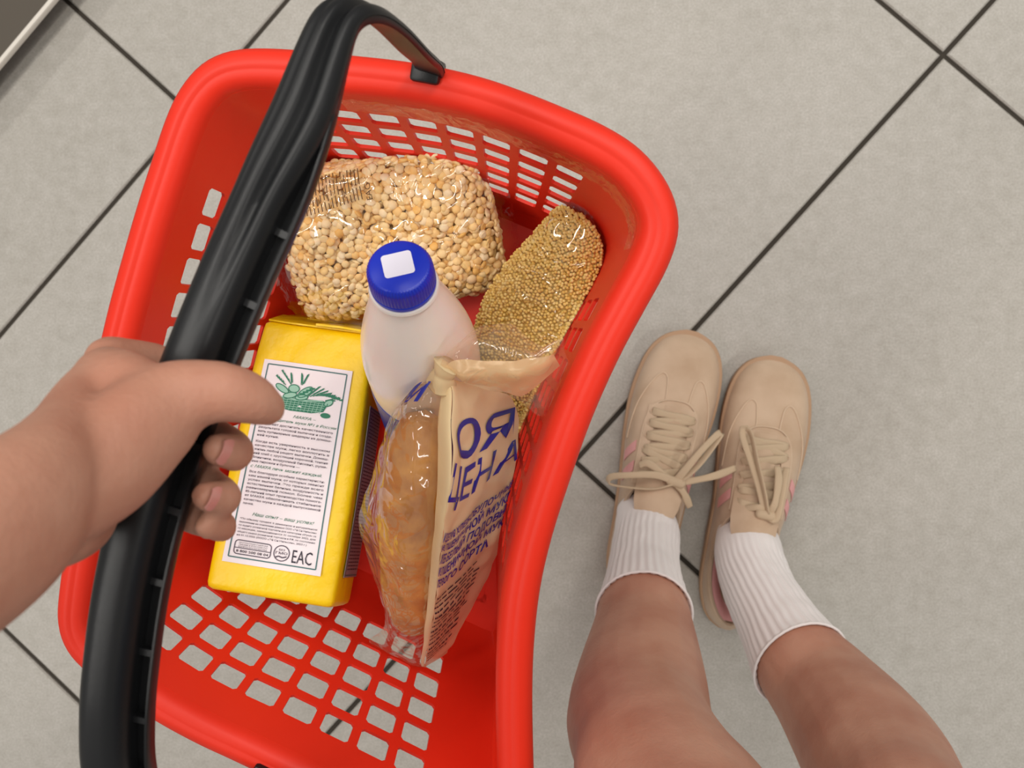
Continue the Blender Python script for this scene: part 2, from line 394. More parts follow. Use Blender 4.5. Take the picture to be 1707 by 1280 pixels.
# --- floor: solid border and lattice bars
fcen = bcen - bup * 0.191
B1 = [floor_pt(i) + (fcen - floor_pt(i)) * 0.03 for i in range(0, N, 6)]
inn = [fcen + (p - fcen) * 0.84 for p in B1]
V, F = loft([B1, inn], True, False, False)
parts = [(V, F)]
sel = [((p - fcen) @ axs) > -0.04 for p in inn]; k0 = next(i for i in range(len(inn)) if sel[i] and not sel[i - 1])
run = []
for i in range(len(inn)):
    if sel[(k0 + i) % len(inn)]: run.append(inn[(k0 + i) % len(inn)] + bup * 0.0003)
    else: break
parts.append((run, [tuple(range(len(run)))]))
poly = np.array([[(p - bcen) @ axd, (p - bcen) @ axs] for p in inn]) * 1.03
def chord(k, val):
    ts = []
    for a, b in zip(poly, np.roll(poly, -1, 0)):
        if (a[k] - val) * (b[k] - val) < 0: ts.append(a[1-k] + (b[1-k] - a[1-k]) * (val - a[k]) / (b[k] - a[k]))
    return (min(ts), max(ts)) if len(ts) >= 2 else None
pt = 0.026
for k in (0, 1):
    for q in np.arange(-0.3, 0.3, pt):
        cc = chord(k, q)
        if not cc: continue
        A, B = (axd, axs) if k == 0 else (axs, axd)
        m_ = fcen - bup * 0.0004 * k + A * q + B * (cc[0] + cc[1]) / 2
        W = A * 0.0036; L_ = B * (cc[1] - cc[0]) / 2
        parts.append(([m_ - W - L_, m_ + W - L_, m_ + W + L_, m_ - W + L_], [(0, 1, 2, 3)]))
o = mesh('basket_floor', *merge(parts), M['red'], bk)
solidify(recalc(o), 0.0024, 0, 35)

# --- soft goods are pressed against the inside of the basket, never through it
_ip = np.array([[(off(i, 0.022, 0) - bcen) @ axd, (off(i, 0.022, 0) - bcen) @ axs] for i in range(0, N, 4)])
_ia = np.arctan2(_ip[:, 1], _ip[:, 0]); _io = np.argsort(_ia); _ia, _ir = _ia[_io], np.linalg.norm(_ip, axis=1)[_io]
_ia = np.concatenate([_ia[-3:] - 2 * math.pi, _ia, _ia[:3] + 2 * math.pi]); _ir = np.concatenate([_ir[-3:], _ir, _ir[:3]])
def inside(p, margin=0.003):
    d = np.asarray(p) - bcen; l, q, hgt = d @ axd, d @ axs, d @ bup
    hgt = max(hgt, -0.191 + margin); v = min(max((-0.010 - hgt) / 0.181, 0), 1)
    kl, ks = 1 - 0.248 * v, 1 - 0.257 * v; a, b = l / kl, q / ks; r = math.hypot(a, b); lim = np.interp(math.atan2(b, a), _ia, _ir) - margin / 0.8
    if r > lim: a, b = a * lim / r, b * lim / r
    return bcen + axd * a * kl + axs * b * ks + bup * hgt

# --- clear tape stuck along the inner wall under the rim
t0_, t1_ = s_of(560, 87), s_of(1120, 440); t1_ = t1_ if t1_ > t0_ else t1_ + N
V = []; nt_ = 90
for i in range(nt_ + 1):
    for j in range(9):
        u_ = t0_ + (t1_ - t0_) * i / nt_; p = wall(u_, 0.012 + 0.10 * j / 8); q = INW[int(u_) % N]
        V.append(p + q * (0.0022 + 0.0012 * noise.noise(Vector((i * 0.55, j * 0.5, 0)))))
F = [(i*9+j, i*9+j+1, (i+1)*9+j+1, (i+1)*9+j) for i in range(nt_) for j in range(8)]
mesh('clear_tape', V, F, M['tape'], bk, None)

# --- handle
hp = [(717,114,0.600),(712,102,0.622),(692,84,0.655),(652,43,0.693),(609,16,0.720),(568,20,0.733),(541,80,0.737),(505,190,0.739),(450,325,0.740),(394,450,0.740),(340,580,0.740),(288,715,0.739),(245,850,0.738),
      (215,980,0.735),(198,1100,0.731),(190,1200,0.725),(196,1300,0.710),(235,1370,0.665),(320,1390,0.590),(412,1300,0.512)]
HP = resample(catmull(A3(hp), 14), 260)
for _ in range(8): HP[1:-1] = (HP[:-2] + HP[2:] + 2 * HP[1:-1]) / 4
def sm(a, b, x):
    t = min(max((x - a) / (b - a), 0), 1); return t * t * (3 - 2 * t)
hl = np.concatenate([[0], np.cumsum(np.linalg.norm(np.diff(HP, axis=0), axis=1))]); HL = hl[-1]
def hframe():
    T = np.gradient(HP, axis=0); T /= np.linalg.norm(T, axis=1)[:, None]
    # side vector: to the right of the bar all along the path
    rgt = np.array([0.945, -0.30, 0.0]); rgt /= np.linalg.norm(rgt); out = []
    for t in T:
        s = rgt - t * rgt.dot(t); s /= np.linalg.norm(s); out.append((t, s, np.cross(s, t)))
    return out
HF = hframe()
def hprof(u):
    """cross-section of the handle: (side, normal). strap at the ends, moulded grip with a ribbed channel along the bar"""
    bar = sm(0.13, 0.30, u) * (1 - sm(0.80, 0.95, u)); ch = sm(0.24, 0.32, u) * (1 - sm(0.84, 0.92, u))
    w = 0.0085 + 0.0058 * bar; t = 0.0034 + 0.0075 * bar
    grv = 0.0042 * sm(0.10, 0.2, u) * (1 - sm(0.29, 0.40, u))
    xl = -w - 0.0010 * bar; xg = w - 0.0062 * ch          # grip spans xl..xg, the channel xg..xr
    cm, hw_ = (xl + xg) / 2, (xg - xl) / 2
    def y(x):
        k = min(1, abs(x - cm) / hw_)
        gx = (x - cm - 0.2 * hw_) / (0.22 * hw_); g2 = (x - cm + 0.55 * hw_) / (0.12 * hw_)
        return t * (1 - 0.62 * k ** 4 - 0.1 * k * k) - grv * math.exp(-gx * gx) - 0.25 * grv * math.exp(-g2 * g2)
    low = -t; xr = w + 0.0012 * ch; e = 0.0003
    P = [(xr, low * 0.6 + (1 - ch) * 0), (xr, -0.0022 * ch - e), (xr - 0.0004, -0.0016 * ch), (xr - 0.0016, -0.0018 * ch), (xr - 0.0018, low * 0.55 * ch), (xg + 0.0004, low * 0.6 * ch), (xg + 0.0002, -0.002 * ch)]
    n = 22
    for k in range(n + 1):
        x = xg - 2 * hw_ * k / n; P.append((x, y(x)))
    P += [(xl, low * 0.35), (xl * 0.93, low * 0.85), (xl * 0.6, low), (-w * 0.2, low), (w * 0.3, low), (w * 0.7, low), (xr - 0.0006, low * 0.95)]
    return P
# normal must point outwards (up along the bar)
fl_ = [(-1 if f_[2][2] < 0 else 1) for f_ in HF]; sg = 1 if sum(fl_) > 0 else -1
rings = [[HP[i] + HF[i][1] * a + HF[i][2] * sg * b for a, b in hprof(i / (len(HP) - 1))] for i in range(len(HP))]
handle = recalc(mesh('handle', *loft(rings), M['black'], bk, 50))
# ribbed channel on the right side of the bar: outer flange and webs
def hp_at(u): i = int(round(u * (len(HP) - 1))); return HP[i], HF[i][0], HF[i][1], HF[i][2] * sg
u = 0.325
while u < 0.86:
    p, t, s, n = hp_at(u)
    V, F = box(p + s * 0.0112 + n * -0.0050, s * 0.0032, t * 0.0016, n * 0.0030)
    mesh('handle_web', V, F, M['black'], handle, 30); u += 0.0335 / HL
# pivots where the handle meets the rim
for pxl, nx in (((712, 108), 1), ((432, 1318), -1)):
    p = at(pxl[0], pxl[1], ZR); i = s_of(*pxl); t = Tn[i]; inn_ = INW[i]
    c = OUT[i] + inn_ * 0.004 - bup * 0.004
    o = recalc(mesh('handle_pivot', *box(c, t * 0.0085, inn_ * 0.007, bup * 0.0085), M['black'], bk, 30))
    m = o.modifiers.new('b', 'BEVEL'); m.width = 0.0022; m.segments = 2; bake(o, 40)

# ================================================================== FLOUR PACK
TLf, TRf, BLf, BRf = at(424, 541, 0.437), at(606, 571, 0.437), at(356, 973, 0.467), at(571, 1003, 0.467)
fx = ((TRf - TLf) + (BRf - BLf)) / 2; fw = np.linalg.norm(fx); fx /= fw
fy = ((BLf - TLf) + (BRf - TRf)) / 2; fy -= fx * fy.dot(fx); fh = np.linalg.norm(fy); fy /= fh
fn = np.cross(fy, fx); fn = fn if fn[2] > 0 else -fn
fc = (TLf + TRf + BLf + BRf) / 4; fd = 0.058
def fpt(x, y, d):  # x,y in metres from face centre, y towards the pack's bottom, d depth below face
    return fc + fx * x + fy * y - fn * d
pk = thing('flour_pack', 'yellow paper flour pack with a white printed label on its front', 'flour pack', fpt(0, 0, fd))
def pack_ring(y):
    k = abs(2 * y / fh); n = 40; out = []
    bul = 0.0035 * (1 - k ** 2)
    w_, d_ = fw / 2 * (1 + 0.11 * y / fh), fd / 2
    for j in range(n):
        t = 2 * math.pi * j / n; c, s = math.cos(t), math.sin(t)
        x = (w_ + bul * 0.6) * math.copysign(abs(c) ** 0.14, c); z = (d_ + bul * (1 - (x / w_) ** 2 if abs(x) < w_ else 0)) * math.copysign(abs(s) ** 0.14, s)
        nz = 0.0014 * noise.noise(Vector((x * 38, y * 30, z * 38)))
        out.append((x * (1 + nz * 8), z + nz))
    return out
rings = []
for y in list(np.linspace(-fh/2, fh/2, 34)):
    rings.append([fpt(x, y, fd / 2 - z) for x, z in pack_ring(y)])
def shrink(r, y, kx, kz):
    return [fpt(x * kx, y, fd / 2 - z * kz) for x, z in r]
rb = pack_ring(fh / 2); rings += [shrink(rb, fh/2 + 0.003, 0.985, 0.97), shrink(rb, fh/2 + 0.0048, 0.93, 0.88), shrink(rb, fh/2 + 0.0052, 0.5, 0.5)]
rt = pack_ring(-fh / 2)
def top_y(d): return -fh/2 - 0.002 - 0.020 * min(max(d / fd, 0), 1.1)
def shrink_t(r, lift, kx, kz): return [fpt(x * kx, top_y(fd / 2 - z * kz) - lift, fd / 2 - z * kz) for x, z in r]
rings = [shrink_t(rt, 0.0030, 0.5, 0.3), shrink_t(rt, 0.0024, 0.92, 0.88), shrink_t(rt, 0.0004, 0.985, 0.975)] + rings
recalc(mesh('paper_bag', *loft(rings), M['yellow'], pk, 60))
# folded flap on top and the tucked bottom edge
def slab(name, pts, th, m, parent, nrm):
    pts = [np.asarray(p) for p in pts]; nrm = np.asarray(nrm)
    V = pts + [p + nrm * th for p in pts]; n = len(pts)
    F = [tuple(range(n))[::-1], tuple(range(n, 2*n))] + [(i, (i+1) % n, n + (i+1) % n, n + i) for i in range(n)]
    return recalc(mesh(name, V, F, m, parent, 30))
def tp(x, d, l): return fpt(x * fw * 0.945, top_y(d) - 0.003 - l, d)
tn = np.cross(tp(1, 0, 0) - tp(0, 0, 0), tp(0, fd, 0) - tp(0, 0, 0)); tn /= np.linalg.norm(tn); tn = tn if tn @ fy < 0 else -tn
slab('top_flap', [tp(-.46, .003, 0), tp(-.30, .001, 0), tp(.10, .002, 0), tp(.47, .003, 0), tp(.47, fd*.52, 0), tp(-.46, fd*.58, 0)], 0.0012, M['yellow'], pk, tn)
slab('top_flap', [tp(-.02, -.001, .0014), tp(.20, -.002, .0016), tp(.485, .000, .0014), tp(.46, .020, .0014), tp(.02, .011, .0014)], 0.0016, M['yellow2'], pk, tn)
slab('top_flap', [tp(-.30, fd*.95, .0014), tp(.42, fd*.95, .0014), tp(.30, fd*.40, .0014), tp(-.20, fd*.44, .0014)], 0.001, M['yellow2'], pk, tn)
def face_bulge(x, y):
    k = abs(2 * y / fh); return 0.0035 * (1 - min(k, 1) ** 2) * max(0, 1 - (2 * x / fw) ** 2)
def on_face(x, y, e): return fpt(x * (1 + 0.11 * y / fh), y, -face_bulge(x, y) - e)
# label quad in face coordinates (fractions)
lx0, lx1, ly0, ly1 = -0.405 * fw, 0.375 * fw, -0.375 * fh, 0.415 * fh
lw, lh = lx1 - lx0, ly1 - ly0
nx_, ny_ = 14, 40
V = [on_face(lx0 + lw * i / nx_, ly0 + lh * j / ny_, 0.0011) for j in range(ny_ + 1) for i in range(nx_ + 1)]
F = [(j*(nx_+1)+i, j*(nx_+1)+i+1, (j+1)*(nx_+1)+i+1, (j+1)*(nx_+1)+i) for j in range(ny_) for i in range(nx_)]
lab = solidify(recalc(mesh('front_label', V, F, M['label'], pk)), 0.0004, 1)
def lab_pt(u, v, e=0.0018): return on_face(lx0 + u * lw, ly0 + v * lh, e)   # u, v in 0..1 of the label
def flat(name, polys, m, parent, fn, e):
    """polys: list of lists of (u, v) -> one flat printed mesh, cut fine enough to follow the face"""
    V, F = [], []
    for P in polys:
        k = len(V); V += [fn(u, v, e) for u, v in P]; F.append(tuple(range(k, k + len(P))))
    return mesh(name, V, F, m, parent)
def strip(pts, wd, asp):
    """polyline as quads, width wd in u units; asp = u length / v length"""
    out = []
    for (a, b), (c, d) in zip(pts, pts[1:]):
        dx, dy = (c - a) , (d - b) / asp; L = math.hypot(dx, dy) or 1; nx, ny = -dy / L * wd / 2, dx / L * wd / 2 * asp
        out.append([(a + nx, b + ny), (c + nx, d + ny), (c - nx, d - ny), (a - nx, b - ny)])
    return out
asp = lw / lh
def vline(u, v0, v1, n=16): return [(u, v0 + (v1 - v0) * i / n) for i in range(n + 1)]
def hline(v, u0, u1, n=8): return [(u0 + (u1 - u0) * i / n, v) for i in range(n + 1)]
fr = []
for L_ in (vline(0.055, 0.022, 0.972), vline(0.945, 0.022, 0.972), hline(0.022, 0.055, 0.945), hline(0.972, 0.055, 0.945)): fr += strip(L_, 0.012, asp)
flat('label_border', fr, M['border'], lab, lab_pt, 0.0020)
def put_text(name, s, u0, v0, u1, cap, m, parent, fn, e=0.0021, shear=0, bold=0.0, asp=asp, slope=0.0):
    """one line of print from u0 to u1, baseline at v0, letter size 'cap' in v units"""
    TV, TF = text_mesh(s, bold, shear)
    if len(TV) == 0: return
    x0, x1 = TV[:, 0].min(), TV[:, 0].max()
    V = [fn(u0 + (x - x0) / (x1 - x0) * (u1 - u0), v0 - y * cap * 1.38 + slope * ((x - x0) / (x1 - x0)), e) for x, y in TV]
    mesh(name, V, TF, m, parent, None)
def block(lines, v0, dv, cap, m, u0=0.10, u1=0.90, last=0.3):
    for i, s in enumerate(lines):
        e = u1 if not (i == len(lines) - 1 and last < 1) else u0 + (u1 - u0) * last
        put_text('label_text', s, u0, v0 + i * dv, e, cap, m, lab, lab_pt, bold=0.008)
put_text('label_text', 'МАКFА –', 0.45, 0.272, 0.70, 0.014, M['green'], lab, lab_pt, shear=0.35)
put_text('label_text', 'производитель муки №1 в России', 0.10, 0.299, 0.93, 0.0135, M['green'], lab, lab_pt, shear=0.35)
block(['помогает достигать качественного', 'результата готовой выпечки и созда-', 'вать кулинарные шедевры на домаш-', 'ней кухне.'], 0.322, 0.0195, 0.0110, M['ink'])
block(['Когда есть уверенность в высоком', 'качестве муки, легко воплотить в', 'жизнь любой рецепт выпечки. Домаш-', 'ний хлеб с хрустящей корочкой, тонкие', 'блинчики, воздушный бисквит, румя-', 'ные пирожки и булочки —'], 0.412, 0.0195, 0.0110, M['ink'], last=0.65)
put_text('label_text', 'с МАКFА печь может каждый.', 0.10, 0.536, 0.86, 0.0145, M['green'], lab, lab_pt, shear=0.35)
block(['Все благодаря особым характеристи-', 'кам нашей муки, от которых зависит', 'успех выпечки. Это прежде всего', 'естественная белизна, воздушность и', 'равномерный помол. Более чем', '85-летний опыт производства помога-', 'ет МАКFА обеспечивать стабильное', 'качество муки в каждой выпускаемой', 'пачке.'], 0.562, 0.0193, 0.0110, M['ink'], last=0.14)
put_text('label_text', 'Наш опыт – ваш успех!', 0.22, 0.766, 0.86, 0.0160, M['green'], lab, lab_pt, shear=0.35)
block(['*По объему продаж в денежном и натуральном', 'выражении на основании данных ООО «Эй Си Нильсен»', 'по аудиту розничной торговли для категории «Мука» за', '12 месяцев, завершившихся 31 октября 2022, для', 'общего рынка розничной торговли в РФ, по состоянию', 'на 01.12.2022 (©ООО «Эй Си Нильсен», 2023 г.)'], 0.790, 0.0158, 0.0085, M['ink'], last=0.9)
def rrect(u0, v0, u1, v1, r, n=6):
    P = []
    for cx, cy, a0 in ((u1 - r, v0 + r * asp, -90), (u1 - r, v1 - r * asp, 0), (u0 + r, v1 - r * asp, 90), (u0 + r, v0 + r * asp, 180)):
        for k in range(n + 1):
            a = R(a0 + 90 * k / n); P.append((cx + r * math.cos(a), cy + r * math.sin(a) * asp))
    return P + [P[0]]
flat('hotline_box', strip(rrect(0.10, 0.889, 0.475, 0.955, 0.035), 0.010, asp) + strip(hline(0.926, 0.10, 0.475), 0.008, asp), M['ink'], lab, lab_pt, 0.0020)
for i, s in enumerate(['БЕСПЛАТНАЯ ГОРЯЧАЯ', 'ЛИНИЯ В РОССИИ ПО', 'ВОПРОСАМ КАЧЕСТВА']): put_text('label_text', s, 0.14, 0.903 + i * 0.0095, 0.435, 0.0062, M['ink'], lab, lab_pt)
put_text('label_text', '8 800 500 08 04', 0.125, 0.946, 0.455, 0.0120, M['inkd'], lab, lab_pt, bold=0.01)
cp = [(0.585 + 0.078 * math.cos(R(a)), 0.921 + 0.078 * math.sin(R(a)) * asp) for a in range(0, 361, 12)]
flat('gmo_mark', strip(cp, 0.010, asp) + strip([(0.53, 0.942), (0.56, 0.936), (0.60, 0.941), (0.64, 0.934)], 0.014, asp), M['ink'], lab, lab_pt, 0.0020)
put_text('label_text', 'БЕЗ', 0.555, 0.909, 0.615, 0.0085, M['ink'], lab, lab_pt, bold=0.01); put_text('label_text', 'ГМО', 0.525, 0.926, 0.645, 0.0115, M['ink'], lab, lab_pt, bold=0.01)
put_text('label_text', 'EAC', 0.695, 0.957, 0.895, 0.0640, M['inkd'], lab, lab_pt, bold=0.0)
# illustration: a basket of loaves and wheat
def blob(cx, cy, rx, ry, rot=0, n=16):
    o = []
    for k in range(n):
        t = 2 * math.pi * k / n; x, y = rx * math.cos(t), ry * math.sin(t); c, s = math.cos(R(rot)), math.sin(R(rot))
        o.append((cx + x * c - y * s, cy + (x * s + y * c) * asp))
    return o
bask = [(0.26, 0.175), (0.74, 0.168), (0.80, 0.180), (0.76, 0.222), (0.64, 0.236), (0.40, 0.238), (0.25, 0.228), (0.22, 0.205)]
flat('illustration_basket', [bask, blob(0.79, 0.238, 0.055, 0.028)], M['green'], lab, lab_pt, 0.0020)
wl = []
for k in range(5): wl += strip([(0.24 + k * 0.004, 0.186 + k * 0.0105), (0.78 - k * 0.01, 0.182 + k * 0.0105)], 0.006, asp)
for k in range(12): wl += strip([(0.27 + k * 0.043, 0.178), (0.26 + k * 0.042, 0.234)], 0.005, asp)
wl += strip([(0.26, 0.176), (0.50, 0.181), (0.74, 0.170)], 0.014, asp)
flat('illustration_weave', wl, M['greenl'], lab, lab_pt, 0.0022)
lv = [blob(0.27, 0.135, 0.085, 0.032, 25), blob(0.40, 0.128, 0.06, 0.042), blob(0.53, 0.138, 0.09, 0.040, -38), blob(0.37, 0.163, 0.075, 0.03, -15), blob(0.50, 0.166, 0.07, 0.028, -10), blob(0.80, 0.175, 0.05, 0.030, -30)]
flat('illustration_bread', lv, M['greenl'], lab, lab_pt, 0.0020)
st = []
for P in lv: st += strip(P + [P[0]], 0.010, asp)
for k in range(4): st += strip([(0.47 + k * 0.033, 0.150 - k * 0.0105), (0.53 + k * 0.033, 0.146 - k * 0.0105)], 0.018, asp)
for k in range(7):
    a = (0.56 + 0.03 * k, 0.160 - 0.004 * k); b = (0.68 + 0.045 * k, 0.100 + 0.009 * k); st += strip([a, b], 0.010, asp)
    for q in range(5):
        f = 0.35 + 0.14 * q; cx, cy = a[0] + (b[0] - a[0]) * f, a[1] + (b[1] - a[1]) * f
        st.append(blob(cx, cy - 0.002, 0.022, 0.007, -30, 8))
for bx, by, ex, ey in ((0.36, 0.110, 0.22, 0.045), (0.30, 0.115, 0.17, 0.075), (0.36, 0.105, 0.33, 0.055), (0.47, 0.105, 0.45, 0.05), (0.48, 0.105, 0.52, 0.05)):
    st += strip([(bx, by), (ex, ey)], 0.009, asp)
    for q in range(4):
        f = 0.3 + 0.2 * q; st.append(blob(bx + (ex - bx) * f + 0.008, by + (ey - by) * f, 0.026, 0.007, -70 if ex > bx else 60, 8))
st += strip([(0.76, 0.165), (0.90, 0.140)], 0.008, asp) + [blob(0.88, 0.146, 0.04, 0.009, -18, 8), blob(0.84, 0.158, 0.035, 0.008, 5, 8)]
flat('illustration_lines', st, M['green'], lab, lab_pt, 0.0022)
# label on the pack's right-hand side
def side_pt(u, v, e):  # u 0..1 from front to back, v 0..1 top to bottom
    y = -fh * 0.26 + v * fh * 0.67; x = fw / 2 * (1 + 0.11 * y / fh) + 0.0021 * (1 - abs(2 * y / fh) ** 2) + e
    return fpt(x, y, 0.012 + u * (fd - 0.016))
V = [side_pt(i / 6, j / 20, 0.0012) for j in range(21) for i in range(7)]
F = [(j*7+i, j*7+i+1, (j+1)*7+i+1, (j+1)*7+i) for j in range(20) for i in range(6)]
sl = solidify(recalc(mesh('side_label', V, F, M['side'], pk)), 0.0004, 0)
sasp = (fd - 0.016) / (fh * 0.67); ms = []
for k in range(46):
    v = 0.03 + k * 0.0205; u = 0.10
    while u < 0.9:
        L_ = random.uniform(0.05, 0.16); ms += strip([(u, v), (min(u + L_, 0.93), v)], 0.020, sasp); u += L_ + 0.03
flat('side_print', ms, M['inkd'], sl, side_pt, 0.0018)
flat('side_border', sum([strip(L_, 0.022, sasp) for L_ in (vline(0.045, 0.012, 0.988), hline(0.988, 0.045, 0.96), hline(0.012, 0.045, 0.96))], []), M['border'], sl, side_pt, 0.0018)

# ================================================================== MILK BOTTLE
bt_top, bt_bot = at(665, 443, 0.610), at(738, 735, 0.383)
bax = bt_top - bt_bot; BLn = np.linalg.norm(bax); bax /= BLn
bs = np.cross(bax, [0, 1, 0]); bs /= np.linalg.norm(bs); bn = np.cross(bs, bax)
mb = thing('milk_bottle', 'white milk bottle with a ribbed blue screw cap and a label band', 'bottle', bt_bot)
def lathe(prof, n=64, mod=None):
    rings = []
    for k, (r, y) in enumerate(prof):
        rings.append([bt_bot + bax * y + (bs * math.cos(t) + bn * math.sin(t)) * (r + (mod(k, j) if mod else 0)) for j, t in enumerate(np.linspace(0, 2*math.pi, n, endpoint=False))])
    return loft(rings)
capH = 0.0185; y1 = BLn - capH
def smooth_prof(P, n=6): return [tuple(p) for p in catmull(np.array(P), n)]
body = smooth_prof([(0.020, 0.0), (0.033, 0.001), (0.037, 0.006), (0.0375, 0.02), (0.0375, y1 - 0.128), (0.0378, y1 - 0.10), (0.0375, y1 - 0.082), (0.0350, y1 - 0.062), (0.0300, y1 - 0.042), (0.0245, y1 - 0.024), (0.0205, y1 - 0.012), (0.0188, y1 - 0.006), (0.0182, y1 - 0.004)])
o = recalc(mesh('bottle_body', *lathe(smooth_prof(body, 3)), M['milk'], mb, 40))
o.data.materials.append(M['milk2'])
for p_ in o.data.polygons:                     # milk stands below a level line, bare plastic above it
    if p_.center.z > 0.505: p_.material_index = 1
recalc(mesh('neck_ring', *lathe([(0.0175, y1 - 0.0045), (0.0200, y1 - 0.0042), (0.0206, y1 - 0.0028), (0.0200, y1 - 0.0012), (0.0175, y1 - 0.0008)]), M['milk2'], mb, 30))
capp = [(0.0176, y1 - 0.001), (0.0190, y1 - 0.0005), (0.0192, y1 + 0.0022), (0.0186, y1 + 0.0030), (0.0190, y1 + 0.0036), (0.0189, y1 + 0.0045), (0.0186, y1 + 0.0130), (0.0184, y1 + 0.0150), (0.0172, y1 + 0.0176), (0.0158, y1 + 0.0184), (0.006, y1 + 0.0185)]
cap = recalc(mesh('bottle_cap', *lathe(capp, 240, lambda k, j: 0.0004 if (k in (5, 6, 7) and (j % 4) < 2) else 0.0), M['cap'], mb, 30))
# sticker on the cap: rounded square facing up the axis
su = at(700, 420, 0.61) - at(640, 440, 0.61); su -= bax * su.dot(bax); su /= np.linalg.norm(su); sv = np.cross(bax, su)
sp_ = []
for cx, cy, a0 in ((1, 1, 0), (-1, 1, 90), (-1, -1, 180), (1, -1, 270)):
    for k in range(6):
        a = R(a0 + 18 * k); sp_.append((cx * 0.0066 + 0.0020 * math.cos(a), cy * 0.0056 + 0.0020 * math.sin(a)))
slab('cap_sticker', [bt_top + bax * 0.0001 + su * (a - 0.0004) + sv * (b + 0.001) for a, b in sp_], 0.0003, M['white'], cap, bax)
recalc(mesh('label_band', *lathe([(0.0379, 0.022), (0.0382, 0.024), (0.0382, y1 - 0.120), (0.0379, y1 - 0.118)]), M['bluelab'], mb, 30))

_bp = np.array(sorted([(y, r) for r, y in body] + [(y1, 0.0195), (BLn, 0.0190)]))
def off_bottle(p, margin=0.001):
    d = np.asarray(p) - bt_bot; y = d @ bax
    if y < -0.02 or y > BLn + 0.01: return np.asarray(p)
    q = d - bax * y; r = np.linalg.norm(q); lim = np.interp(y, _bp[:, 0], _bp[:, 1]) + margin
    return np.asarray(p) + q * ((lim - r) / r) if 1e-6 < r < lim else np.asarray(p)
def off_pack(p, margin=0.001):
    d = np.asarray(p) - fc; x, y, q = d @ fx, d @ fy, -(d @ fn); lim = top_y(q) - 0.0045 - margin
    if abs(x) < fw / 2 and -0.002 < q < fd + margin and y > lim: return np.asarray(p) + fy * (lim - y)
    return np.asarray(p)
# ================================================================== PEA BAG and MILLET BAG
def pillow(C, ux, uy, hx, hy, T, pw=2.6, bend=0.0, nz=0.004, nsc=28, corner=0.12, ex=0.55, raw=False, deep=1.0):
    ux = np.asarray(ux, float); ux /= np.linalg.norm(ux); uy = np.asarray(uy, float); uy -= ux * uy.dot(ux); uy /= np.linalg.norm(uy)
    n = np.cross(ux, uy); n = n if n[2] > 0 else -n
    def f(u, v, side, e=0.0):
        # squared-off pillow outline
        kx = 1 - corner * abs(v) ** 3; ky = 1 - corner * abs(u) ** 3
        th = T * max(0, 1 - abs(u) ** pw) ** ex * max(0, 1 - abs(v) ** pw) ** ex
        th_ = th * (deep if side < 0 else 1)
        p = C + ux * u * hx * kx + uy * v * hy * ky + n * (side * (th_ + e if e > 0 else max(th_ + e, min(th_, 0.0004))) - bend * u * u)
        q = noise.noise(Vector(tuple(p * nsc)))
        return inside(off_pack(off_bottle(p + n * nz * q * (0.3 + 0.7 * min(1, th / T)), 0.0034 + e), 0.0036 - e), 0.0062 - e) if not raw else p + n * nz * q * (0.3 + 0.7 * min(1, th / T))
    return f, n, ux, uy
def film_shell(f, name, m, parent, e=0.0012, nu=60, nv=44, fin=None):
    us = np.linspace(-1, 1, nu); vs = np.linspace(-1, 1, nv); V, F = [], []
    for side in (1, -1):
        k = len(V)
        for u in us:
            for v in vs: V.append(f(u, v, side, e))
        for i in range(nu - 1):
            for j in range(nv - 1):
                q = (k + i*nv + j, k + (i+1)*nv + j, k + (i+1)*nv + j + 1, k + i*nv + j + 1); F.append(q if side > 0 else q[::-1])
    o = mesh(name, V, F, m, parent, None)
    bm = bmesh.new(); bm.from_mesh(o.data); bmesh.ops.remove_doubles(bm, verts=bm.verts, dist=0.00005)
    bmesh.ops.recalc_face_normals(bm, faces=bm.faces); bm.to_mesh(o.data); bm.free(); return o
# ---- split peas
PC = at(648, 390, 0.448)
px_ = at(830, 352, 0.458) - at(465, 424, 0.460); py_ = at(625, 258, 0.494) - at(668, 518, 0.428)
pf, pn, pux, puy = pillow(PC, px_, py_, 0.0788, 0.0585, 0.030, pw=3.2, nz=0.004, corner=0.06, ex=0.42, deep=2.1)
pb = thing('pea_bag', 'clear plastic bag filled with yellow split peas', 'pea bag', PC - pn * 0.03)
film_shell(lambda u, v, s, e=0: pf(u * 0.995, v * 0.985, s, e), 'bag_film', M['filmp'], pb, 0.0026)
film_shell(lambda u, v, s, e=0: pf(u * 0.93, v * 0.91, s, e), 'pea_core', M['peacore'], pb, -0.0085)
# end seams of the film
for sgn in (1, -1):
    V, F = [], []
    for j in range(30):
        v = -0.93 + 1.86 * j / 29
        for k in range(5):
            p = pf(sgn * 0.985, v, 1, 0); V.append(p + pux * sgn * (0.0032 * k) + pn * (0.0022 * math.sin(j * 1.3 + k) * k / 4 - 0.0006 * k * k))
    for j in range(29):
        for k in range(4): F.append((j*5+k, j*5+k+1, (j+1)*5+k+1, (j+1)*5+k))
    mesh('film_seam', V, F, M['film'], pb, None)
def dome(n=9):
    V = [(0, 0, 0.62)]; F = []
    for z, r in ((0.52, 0.55), (0.28, 0.88), (0.0, 1.0), (-0.16, 0.86), (-0.2, 0.45)):
        V += [(r * math.cos(2*math.pi*k/n), r * math.sin(2*math.pi*k/n), z) for k in range(n)]
    for k in range(n): F.append((0, 1 + k, 1 + (k+1) % n))
    for r in range(4):
        for k in range(n): a = 1 + r*n; F.append((a + k, a + n + k, a + n + (k+1) % n, a + (k+1) % n))
    F.append(tuple(1 + 4*n + k for k in range(n))[::-1]); return np.array(V), F
dv, df = dome()
pme = bpy.data.meshes.new('split_pea'); pme.from_pydata(dv.tolist(), [], df); pme.shade_smooth(); pme.materials.append(M['pea'])
